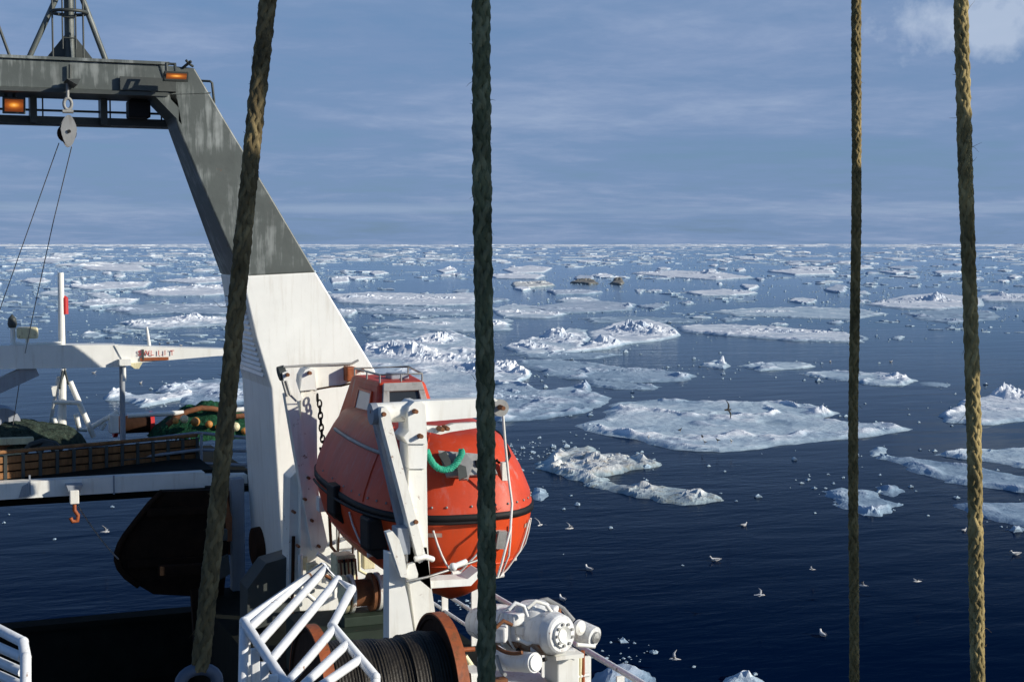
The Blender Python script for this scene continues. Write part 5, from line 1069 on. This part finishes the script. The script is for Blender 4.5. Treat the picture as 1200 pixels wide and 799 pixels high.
floe([(400, 425), (430, 402), (470, 398), (500, 392), (530, 387), (556, 398), (575, 420), (580, 450), (556, 466), (530, 472), (480, 470), (440, 455), (420, 440)], 'big floe with a long white pressure ridge above the lifeboat', 'ice', .4, ((455, 409, 40, 5, 1.2), (520, 398, 16, 4, 2.2), (480, 414, 40, 5, 1.4), (525, 421, 40, 4, 1.1), (560, 432, 24, 4, 1.2), (500, 400, 20, 3, 1.0)), 23, .6)
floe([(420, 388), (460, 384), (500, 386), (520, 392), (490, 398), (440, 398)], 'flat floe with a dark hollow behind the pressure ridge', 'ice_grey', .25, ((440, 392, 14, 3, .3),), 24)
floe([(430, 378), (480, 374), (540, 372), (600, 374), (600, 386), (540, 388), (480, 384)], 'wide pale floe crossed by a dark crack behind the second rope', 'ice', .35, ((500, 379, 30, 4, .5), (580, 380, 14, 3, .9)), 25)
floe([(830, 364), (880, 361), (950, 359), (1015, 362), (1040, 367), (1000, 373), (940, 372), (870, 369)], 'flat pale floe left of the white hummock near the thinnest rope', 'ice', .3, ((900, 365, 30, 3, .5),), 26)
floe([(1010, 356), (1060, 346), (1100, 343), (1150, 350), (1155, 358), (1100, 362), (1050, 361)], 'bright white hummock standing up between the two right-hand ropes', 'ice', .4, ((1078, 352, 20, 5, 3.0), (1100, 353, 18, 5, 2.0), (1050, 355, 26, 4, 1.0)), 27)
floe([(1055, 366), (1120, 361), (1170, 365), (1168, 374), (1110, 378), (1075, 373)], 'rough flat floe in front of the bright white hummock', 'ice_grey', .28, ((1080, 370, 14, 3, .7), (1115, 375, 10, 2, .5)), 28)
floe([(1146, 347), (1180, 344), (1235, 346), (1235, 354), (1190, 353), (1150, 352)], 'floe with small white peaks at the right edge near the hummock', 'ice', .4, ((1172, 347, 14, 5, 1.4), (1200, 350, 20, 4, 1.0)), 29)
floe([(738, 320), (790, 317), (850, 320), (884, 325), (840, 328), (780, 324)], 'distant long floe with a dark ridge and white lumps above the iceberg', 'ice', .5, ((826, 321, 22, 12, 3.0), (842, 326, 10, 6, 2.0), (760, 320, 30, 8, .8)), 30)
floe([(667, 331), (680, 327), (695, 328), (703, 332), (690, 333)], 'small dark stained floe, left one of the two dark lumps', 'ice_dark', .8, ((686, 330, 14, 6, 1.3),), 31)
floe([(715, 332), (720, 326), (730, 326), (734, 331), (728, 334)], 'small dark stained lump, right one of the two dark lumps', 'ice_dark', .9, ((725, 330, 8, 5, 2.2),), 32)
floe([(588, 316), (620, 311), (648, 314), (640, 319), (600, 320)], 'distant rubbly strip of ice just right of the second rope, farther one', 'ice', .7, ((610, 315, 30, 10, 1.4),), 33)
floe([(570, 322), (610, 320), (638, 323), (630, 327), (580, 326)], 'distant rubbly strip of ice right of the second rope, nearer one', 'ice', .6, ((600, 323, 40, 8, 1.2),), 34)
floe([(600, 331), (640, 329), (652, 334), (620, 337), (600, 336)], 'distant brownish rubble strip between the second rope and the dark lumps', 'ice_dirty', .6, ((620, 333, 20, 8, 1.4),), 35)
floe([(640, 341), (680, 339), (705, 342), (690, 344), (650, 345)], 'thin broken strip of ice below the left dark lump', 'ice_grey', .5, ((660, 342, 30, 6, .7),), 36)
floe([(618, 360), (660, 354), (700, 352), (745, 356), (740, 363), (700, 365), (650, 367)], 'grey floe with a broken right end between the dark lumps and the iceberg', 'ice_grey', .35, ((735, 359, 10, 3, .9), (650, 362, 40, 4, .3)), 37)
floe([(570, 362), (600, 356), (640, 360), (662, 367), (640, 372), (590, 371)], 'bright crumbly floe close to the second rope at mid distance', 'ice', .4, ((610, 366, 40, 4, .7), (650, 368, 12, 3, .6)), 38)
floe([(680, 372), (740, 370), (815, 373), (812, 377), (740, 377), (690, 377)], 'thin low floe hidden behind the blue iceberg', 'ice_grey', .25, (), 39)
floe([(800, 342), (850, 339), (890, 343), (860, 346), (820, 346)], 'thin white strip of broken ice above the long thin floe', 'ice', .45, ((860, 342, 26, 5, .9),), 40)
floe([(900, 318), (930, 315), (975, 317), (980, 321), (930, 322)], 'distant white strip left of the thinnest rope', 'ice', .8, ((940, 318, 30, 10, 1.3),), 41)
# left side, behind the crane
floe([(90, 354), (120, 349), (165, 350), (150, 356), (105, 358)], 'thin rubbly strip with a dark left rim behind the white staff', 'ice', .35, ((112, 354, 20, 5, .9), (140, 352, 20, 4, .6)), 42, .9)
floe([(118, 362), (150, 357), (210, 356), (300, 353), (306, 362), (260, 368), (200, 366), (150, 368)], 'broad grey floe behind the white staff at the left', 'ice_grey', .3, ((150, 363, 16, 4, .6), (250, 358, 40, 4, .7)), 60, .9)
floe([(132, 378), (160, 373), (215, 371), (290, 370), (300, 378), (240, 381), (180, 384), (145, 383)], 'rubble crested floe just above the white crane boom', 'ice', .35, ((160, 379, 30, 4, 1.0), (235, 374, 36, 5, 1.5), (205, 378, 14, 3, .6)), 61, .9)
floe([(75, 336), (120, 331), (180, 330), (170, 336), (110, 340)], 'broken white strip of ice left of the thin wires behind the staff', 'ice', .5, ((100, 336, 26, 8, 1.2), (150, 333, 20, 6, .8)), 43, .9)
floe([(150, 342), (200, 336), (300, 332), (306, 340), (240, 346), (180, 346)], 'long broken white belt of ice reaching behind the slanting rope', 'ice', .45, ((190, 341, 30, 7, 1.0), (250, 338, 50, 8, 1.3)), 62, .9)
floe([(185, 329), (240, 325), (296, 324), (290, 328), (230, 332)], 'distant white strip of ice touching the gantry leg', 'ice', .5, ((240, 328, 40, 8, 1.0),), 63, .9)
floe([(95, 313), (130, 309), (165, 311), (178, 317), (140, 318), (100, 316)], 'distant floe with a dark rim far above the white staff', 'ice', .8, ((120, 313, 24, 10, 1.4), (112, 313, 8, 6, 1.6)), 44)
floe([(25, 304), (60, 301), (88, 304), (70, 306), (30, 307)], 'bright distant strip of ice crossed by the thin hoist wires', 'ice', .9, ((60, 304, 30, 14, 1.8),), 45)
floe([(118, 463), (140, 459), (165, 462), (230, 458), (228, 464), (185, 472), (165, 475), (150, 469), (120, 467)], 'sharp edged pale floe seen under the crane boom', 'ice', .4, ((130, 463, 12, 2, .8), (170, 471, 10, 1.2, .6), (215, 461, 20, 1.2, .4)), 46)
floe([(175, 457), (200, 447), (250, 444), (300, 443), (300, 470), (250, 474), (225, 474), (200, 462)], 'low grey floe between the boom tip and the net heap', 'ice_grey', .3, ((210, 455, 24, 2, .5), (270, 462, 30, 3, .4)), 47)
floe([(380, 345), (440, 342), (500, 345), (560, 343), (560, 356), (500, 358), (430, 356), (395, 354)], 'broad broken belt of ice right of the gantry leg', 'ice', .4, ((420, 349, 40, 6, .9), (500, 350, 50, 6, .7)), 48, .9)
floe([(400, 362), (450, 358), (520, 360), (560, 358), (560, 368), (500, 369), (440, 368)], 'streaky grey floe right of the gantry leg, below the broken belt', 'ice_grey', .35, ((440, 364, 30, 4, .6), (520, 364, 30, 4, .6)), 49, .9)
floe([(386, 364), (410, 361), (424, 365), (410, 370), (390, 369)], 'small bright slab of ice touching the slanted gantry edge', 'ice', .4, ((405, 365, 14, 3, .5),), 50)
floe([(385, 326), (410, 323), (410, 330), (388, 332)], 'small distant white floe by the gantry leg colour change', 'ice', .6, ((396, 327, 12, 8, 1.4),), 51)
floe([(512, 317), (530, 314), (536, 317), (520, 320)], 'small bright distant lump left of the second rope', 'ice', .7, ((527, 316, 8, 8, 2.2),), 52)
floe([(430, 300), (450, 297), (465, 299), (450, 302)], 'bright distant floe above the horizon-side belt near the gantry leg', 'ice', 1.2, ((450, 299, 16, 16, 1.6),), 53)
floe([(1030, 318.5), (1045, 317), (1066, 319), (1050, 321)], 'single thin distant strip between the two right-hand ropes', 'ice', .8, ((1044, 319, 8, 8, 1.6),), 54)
floe([(690, 793), (700, 784), (725, 776), (755, 780), (768, 790), (745, 800), (710, 803)], 'grey slab of ice in the water beside the ship rail', 'ice_grey', .10, (), 55, 1.0)
floe([(843, 797), (855, 786), (875, 781), (893, 788), (905, 800), (880, 812), (850, 808)], 'ice lump cut by the bottom edge of the picture', 'ice', .3, ((872, 788, 16, .5, .22),), 56, .8)
floe([(622, 575), (628, 568), (638, 570), (641, 578), (634, 583), (625, 581)], 'small white chunk of ice floating close to the lifeboat bow', 'ice', .3, ((632, 575, 6, .4, .5),), 57, .7)
floe([(1020, 522), (1035, 521), (1042, 528), (1020, 533)], 'little lump at the far tip of the long grey floe', 'ice', .25, (), 58, .7)
# random mid-distance floes that nothing tells apart
rg = random.Random(21)
def free(px, py, wpx):
    g_ = ground(px, py)
    for Wp in FL:
        if float(sdf(np.array([g_[0]]), np.array([g_[1]]), Wp)[0]) > -1.5: return False
    return True
cnt = 0
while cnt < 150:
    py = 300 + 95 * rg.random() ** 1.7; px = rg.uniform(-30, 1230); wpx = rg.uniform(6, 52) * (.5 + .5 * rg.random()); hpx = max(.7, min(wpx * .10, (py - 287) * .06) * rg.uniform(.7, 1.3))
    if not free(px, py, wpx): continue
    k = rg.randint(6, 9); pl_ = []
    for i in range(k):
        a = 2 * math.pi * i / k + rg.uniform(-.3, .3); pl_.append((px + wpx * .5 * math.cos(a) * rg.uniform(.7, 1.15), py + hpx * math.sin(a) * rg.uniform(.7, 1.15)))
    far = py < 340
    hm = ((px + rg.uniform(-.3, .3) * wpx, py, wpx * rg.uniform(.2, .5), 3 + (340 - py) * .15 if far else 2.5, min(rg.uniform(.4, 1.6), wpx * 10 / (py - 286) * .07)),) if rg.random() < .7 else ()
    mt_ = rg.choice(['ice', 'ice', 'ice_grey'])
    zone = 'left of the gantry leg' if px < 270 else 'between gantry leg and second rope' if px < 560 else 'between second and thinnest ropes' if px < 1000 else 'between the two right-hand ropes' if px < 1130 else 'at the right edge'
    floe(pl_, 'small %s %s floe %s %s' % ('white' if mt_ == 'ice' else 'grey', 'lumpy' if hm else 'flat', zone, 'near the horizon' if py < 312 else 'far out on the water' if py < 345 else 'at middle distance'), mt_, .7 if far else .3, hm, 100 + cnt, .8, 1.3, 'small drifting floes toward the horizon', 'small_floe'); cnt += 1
# distant pack ice as one mass
rng = np.random.default_rng(5); vs = []; fs = []
def mound(px, py, wpx, dep, hh, k=9):
    c = np.array([P(px, py, Z=0).x, P(px, py, Z=0).y]); dist = np.linalg.norm(c); wm = wpx * dist / FPX / 2; b0 = len(vs)
    an = np.arange(k) * 2 * np.pi / k; jit = rng.uniform(.6, 1.2, k); j2 = rng.uniform(.35, .85, k)
    for rr_, zz in ((jit, -.05), (jit * .93, hh * .55), (jit * j2, hh)):
        for i in range(k):
            o = E1 * (math.cos(an[i]) * wm * rr_[i]) + E2 * (math.sin(an[i]) * dep * rr_[i]); vs.append((c[0] + o[0], c[1] + o[1], zz * (rng.uniform(.5, 1.5) if zz > 0 else 1)))
    for lv in range(2):
        for i in range(k): fs.append((b0 + lv * k + i, b0 + lv * k + (i + 1) % k, b0 + (lv + 1) * k + (i + 1) % k, b0 + (lv + 1) * k + i))
    fs.append(tuple(b0 + 2 * k + i for i in range(k)))
for i in range(2300):
    t = rng.random(); py = 286.9 + 26 * t ** 2.0; px = rng.uniform(-80, 1280)
    if py > 292 and vnoise(np.array([px / 140.]), np.array([py / 4.]), 8)[0] < .42: continue
    dist = 10 * FPX / (py - 286); wpx = rng.exponential(9) + 3; wpx = min(wpx, 60)
    hh = min(wpx * dist / FPX * .05, max(.15, rng.exponential(.28)) * (1 + dist / 3500)); mound(px, py, wpx, wpx * dist / FPX * rng.uniform(.4, 1.2) * .5, hh)
for i in range(700):
    py = 286.45 + 3.0 * rng.random() ** 1.4; px = rng.uniform(-80, 1280); dist = 10 * FPX / (py - 286); wpx = rng.exponential(22) + 8; mound(px, py, wpx, min(wpx, 40) * dist / FPX * .3, max(.15, rng.exponential(.3)) * (1 + dist / 5000))
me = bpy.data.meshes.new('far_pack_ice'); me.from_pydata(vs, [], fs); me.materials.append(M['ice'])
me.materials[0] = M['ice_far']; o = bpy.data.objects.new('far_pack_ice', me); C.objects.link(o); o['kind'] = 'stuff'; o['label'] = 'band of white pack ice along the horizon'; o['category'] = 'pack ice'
# brash: crumbs of ice round the floes
vs = []; fs = []
def crumb(c, s):
    b0 = len(vs); k = 5
    for zz, rr_ in ((-.03, 1.0), (.35, .8), (.6, .3)):
        for i in range(k):
            a = 2 * math.pi * i / k + rng.uniform(-.3, .3); q = rr_ * rng.uniform(.6, 1.3) * s; vs.append((c[0] + q * math.cos(a), c[1] + q * math.sin(a), zz * s * rng.uniform(.6, 1.3)))
    for lv in range(2):
        for i in range(k): fs.append((b0 + lv * k + i, b0 + lv * k + (i + 1) % k, b0 + (lv + 1) * k + (i + 1) % k, b0 + (lv + 1) * k + i))
    fs.append(tuple(b0 + 2 * k + i for i in range(k)))
for Wp in list(FL):
    n = len(Wp); per = sum(np.linalg.norm(Wp[i] - Wp[(i + 1) % n]) for i in range(n)); dist = np.linalg.norm(Wp.mean(0))
    for _ in range(int(min(50, 3 + per * .4))):
        i = rng.integers(n); f = rng.random(); q = Wp[i] * (1 - f) + Wp[(i + 1) % n] * f; c = q + rng.normal(size=2) * (.4 + .012 * dist) * np.array([1, 1])
        crumb(c, rng.exponential(.05) + .025 + dist * .00025)
for _ in range(120):
    py = 330 + 330 * rng.random() ** 1.8; crumb(ground(rng.uniform(0, 1220), py), rng.exponential(.04) + .03)
for px, py, n_, sp_ in ((640, 522, 60, 30), (610, 528, 30, 20), (1185, 617, 16, 8), (545, 705, 30, 16), (735, 765, 22, 26), (700, 745, 14, 20), (1100, 352, 40, 50), (945, 560, 10, 30), (830, 427, 20, 30)):
    for _ in range(n_): crumb(ground(px + rng.normal() * sp_, py + rng.normal() * sp_ * .22), (rng.exponential(.05) + .03) * (.65 if py > 700 else 1))
def flake(px, py, wpx, dep, hh, k=8):
    c = ground(px, py); dist = np.linalg.norm(c); wm = wpx * dist / FPX / 2; b0 = len(vs); an = np.arange(k) * 2 * np.pi / k; j1 = rng.uniform(.45, 1.25, k); j2 = rng.uniform(.3, .9, k)
    for rr_, zz in ((j1, -.04), (j1 * .95, hh * .6), (j1 * j2, hh)):
        for i in range(k):
            o = E1 * (math.cos(an[i]) * wm * rr_[i]) + E2 * (math.sin(an[i]) * dep * rr_[i]); vs.append((c[0] + o[0], c[1] + o[1], zz * (rng.uniform(.4, 1.6) if zz > 0 else 1)))
    for lv in range(2):
        for i in range(k): fs.append((b0 + lv * k + i, b0 + lv * k + (i + 1) % k, b0 + (lv + 1) * k + (i + 1) % k, b0 + (lv + 1) * k + i))
    fs.append(tuple(b0 + 2 * k + i for i in range(k)))
made = 0
while made < 2300:        # ragged flat fragments, gathered in belts
    py = 296 + 105 * rng.random() ** 1.5; px = rng.uniform(-60, 1260)
    den = float(fbm(np.array([px / 170. + 4]), np.array([py / 9. + 2]), 77, 3)[0]) + (.12 if px < 560 else 0) - (py - 296) / 900
    if den < .48: continue
    dist = 10 * FPX / (py - 286); wpx = min(34, rng.exponential(7) + 2); flake(px, py, wpx, wpx * dist / FPX * rng.uniform(.25, .8), min(wpx * dist / FPX * .06, max(.05, rng.exponential(.13)) * (.6 + dist / 900))); made += 1
me = bpy.data.meshes.new('brash_ice'); me.from_pydata(vs, [], fs); me.materials.append(M['ice'])
o = bpy.data.objects.new('brash_ice', me); C.objects.link(o); o['kind'] = 'stuff'; o['label'] = 'crumbs of brash ice scattered round the floes'; o['category'] = 'brash ice'

# ---------------------------------------------------------------- birds
M['feather'] = paint('white_feathers', (0.66, 0.65, 0.63), 0.7, 0.05, bump=0)
M['feather_grey'] = paint('grey_feathers', (0.27, 0.28, 0.30), 0.7, 0.1, bump=0)
M['feather_dark'] = paint('dark_feathers', (0.014, 0.012, 0.011), 0.8, 0.2, bump=0)
M['bill'] = paint('yellow_bill', (0.55, 0.38, 0.10), 0.5, 0.1, bump=0)
def body_rings(secs, n=10):
    return [[Vector((x, rx * math.cos(2 * math.pi * k / n), z + rz * math.sin(2 * math.pi * k / n))) for k in range(n)] for x, z, rx, rz in secs]
def bird_mesh(pose, dark=False):
    b = MB(); w_, g_ = (2, 2) if dark else (0, 1)
    if pose == 'swim':
        b.rings(body_rings([(-.27, .10, .01, .008), (-.2, .085, .06, .04), (-.08, .06, .10, .075), (.06, .06, .10, .08), (.14, .085, .07, .065), (.175, .13, .045, .05), (.19, .175, .042, .046), (.22, .2, .045, .045), (.26, .195, .025, .025), (.275, .19, .01, .012)]), mi=w_)
        for s in (-1, 1): b.rings([[Vector((x, s * (y0 + (.012 if k in (1, 2) else 0)), z + (hz if k in (0, 1) else -hz))) for k in range(4)] for x, y0, z, hz in ((-.3, .03, .115, .01), (-.15, .085, .10, .03), (.02, .10, .09, .04), (.1, .085, .09, .02))], mi=g_, smooth=False)
        b.rings(body_rings([(.27, .19, .012, .014), (.31, .18, .004, .005)], 6), mi=3)
    elif pose == 'stand':
        b.rings(body_rings([(-.2, .17, .01, .008), (-.12, .19, .06, .045), (0, .2, .09, .075), (.08, .23, .07, .07), (.11, .29, .04, .05), (.14, .33, .042, .042), (.19, .325, .015, .016)]), mi=w_)
        for s in (-1, 1):
            b.rings([[Vector((x, s * (y0 + (.012 if k in (1, 2) else 0)), z + (hz if k in (0, 1) else -hz))) for k in range(4)] for x, y0, z, hz in ((-.24, .03, .18, .01), (-.1, .075, .2, .03), (.05, .085, .22, .03))], mi=g_, smooth=False)
            b.tube([(0, s * .03, .14), (.01, s * .03, 0), (.05, s * .03, 0.005)], .008, 5, mi=3)
    else:
        b.rings(body_rings([(-.27, .0, .05, .006), (-.17, .0, .045, .03), (-.05, 0, .07, .06), (.08, 0, .065, .06), (.16, .01, .042, .042), (.21, .015, .043, .04), (.25, .01, .018, .02)]), mi=w_)
        b.rings(body_rings([(.245, .01, .012, .014), (.29, 0, .004, .005)], 6), mi=3)
        dih = {'glide': (.10, .02), 'up': (.16, .10), 'bank': (.06, -.03)}[pose]
        for s in (-1, 1):
            rg_ = []
            for y0, x0, ch_, z0 in ((.04, .02, .15, .03), (.16, .05, .15, .03 + dih[0] * .6), (.30, .06, .12, .03 + dih[0]), (.44, .01, .08, .03 + dih[0] + dih[1] * .5), (.55, -.06, .02, .03 + dih[0] + dih[1])):
                rg_.append([Vector((x0 + ch_ / 2, s * y0, z0)), Vector((x0, s * y0, z0 + .012)), Vector((x0 - ch_ / 2, s * y0, z0)), Vector((x0, s * y0, z0 - .006))])
            b.rings(rg_, mi=g_)
    return b
def bird_proto(pose, dark=False):
    b = bird_mesh(pose, dark); me = bpy.data.meshes.new('fulmar'); me.from_pydata([tuple(v) for v in b.v], [], b.f)
    me.polygons.foreach_set('use_smooth', b.sm); me.polygons.foreach_set('material_index', b.mi)
    for k in ('feather', 'feather_grey', 'feather_dark', 'bill'): me.materials.append(M[k])
    me.update(); return me
BM = {k: bird_proto(k) for k in ('swim', 'stand', 'glide', 'up', 'bank')}; BM['dark'] = bird_proto('bank', True); BM['dark_stand'] = bird_proto('stand', True)
def bird(px, py, pose, head, label, z=0.0, roll=0.0, s=1.0, group='seabirds on and over the water', name='seabird'):
    o = bpy.data.objects.new(name, BM[pose]); C.objects.link(o); o.location = P(px, py, Z=z) if True else None
    o.rotation_euler = (R(roll), 0, R(head)); s = s * (.54 if z > 0 and pose in ('up', 'glide') else .55 if pose == 'dark' else .70); o.scale = (s, s, s); o['label'] = label; o['category'] = 'bird'; o['group'] = group
SWM = 'seabirds swimming'
bird(690, 668, 'swim', 100, 'white bird swimming in dark water right above the winch handle, upper of two', group=SWM)
bird(659, 703, 'swim', 95, 'white bird swimming just above the winch lifting handle', group=SWM, s=.9)
bird(838, 657, 'swim', 160, 'white bird swimming alone in the dark water between lifeboat and thinnest rope', group=SWM)
bird(964, 745, 'swim', 80, 'white bird swimming at the foot of the thinnest rope', group=SWM, s=.95)
bird(1190, 650, 'swim', 170, 'white bird swimming near the right edge below the nearest floe', group=SWM)
bird(872, 616, 'swim', 20, 'tiny pale bird swimming under the long stained strip', group=SWM, s=.8)
bird(1130, 622, 'swim', 20, 'tiny pale bird swimming left of the sunlit rope', group=SWM, s=.7)
FLY = 'seabirds flying low over the water'
bird(890, 697, 'glide', -30, 'pale bird gliding low over the dark water left of the thinnest rope', .6, 10, group=FLY)
bird(667, 619, 'up', -10, 'pale bird with raised wings flying right of the lifeboat belt', .8, 0, group=FLY)
bird(633, 615, 'up', 30, 'pale bird flying closest to the lifeboat bow', .8, 20, .9, group=FLY)
bird(791, 772, 'up', 150, 'pale bird alighting on the water above the bottom edge', .25, 0, .95, group=FLY)
bird(1012, 686, 'glide', 140, 'grey bird flying just right of the thinnest rope', .5, 25, .9, group=FLY)
bird(1075, 681, 'glide', 170, 'pale bird gliding between the two right-hand ropes', .5, 10, .9, group=FLY)
bird(952, 667, 'glide', 160, 'faint grey bird low over the water left of the thinnest rope', .3, 0, .7, group=FLY)
bird(123, 623, 'up', -20, 'white bird flying over the slipway beside the trawl door', .8, -20, 1.0, group=FLY)
bird(853, 480, 'dark', 15, 'large dark bird banking over the largest floe', 3.0, 72, 1.35, group=FLY)
STD = 'small birds standing on the largest floe'
for i, (px, py) in enumerate(((797, 506), (760, 514), (823, 514), (826, 520), (841, 518), (857, 519))):
    bird(px, py, 'dark_stand' if i % 2 == 0 else 'stand', 40 * i, 'tiny bird standing on the near edge of the largest floe', .42, 0, .8, group=STD)
for i, (px, py) in enumerate(((110, 437), (165, 449), (187, 403), (197, 402), (212, 405), (100, 424), (305, 470), (1044, 424), (973, 424))):
    bird(px, py, 'swim', 50 * i, 'tiny white bird on the water far off between the floes', 0, 0, .9, group='tiny far-off birds on the water')
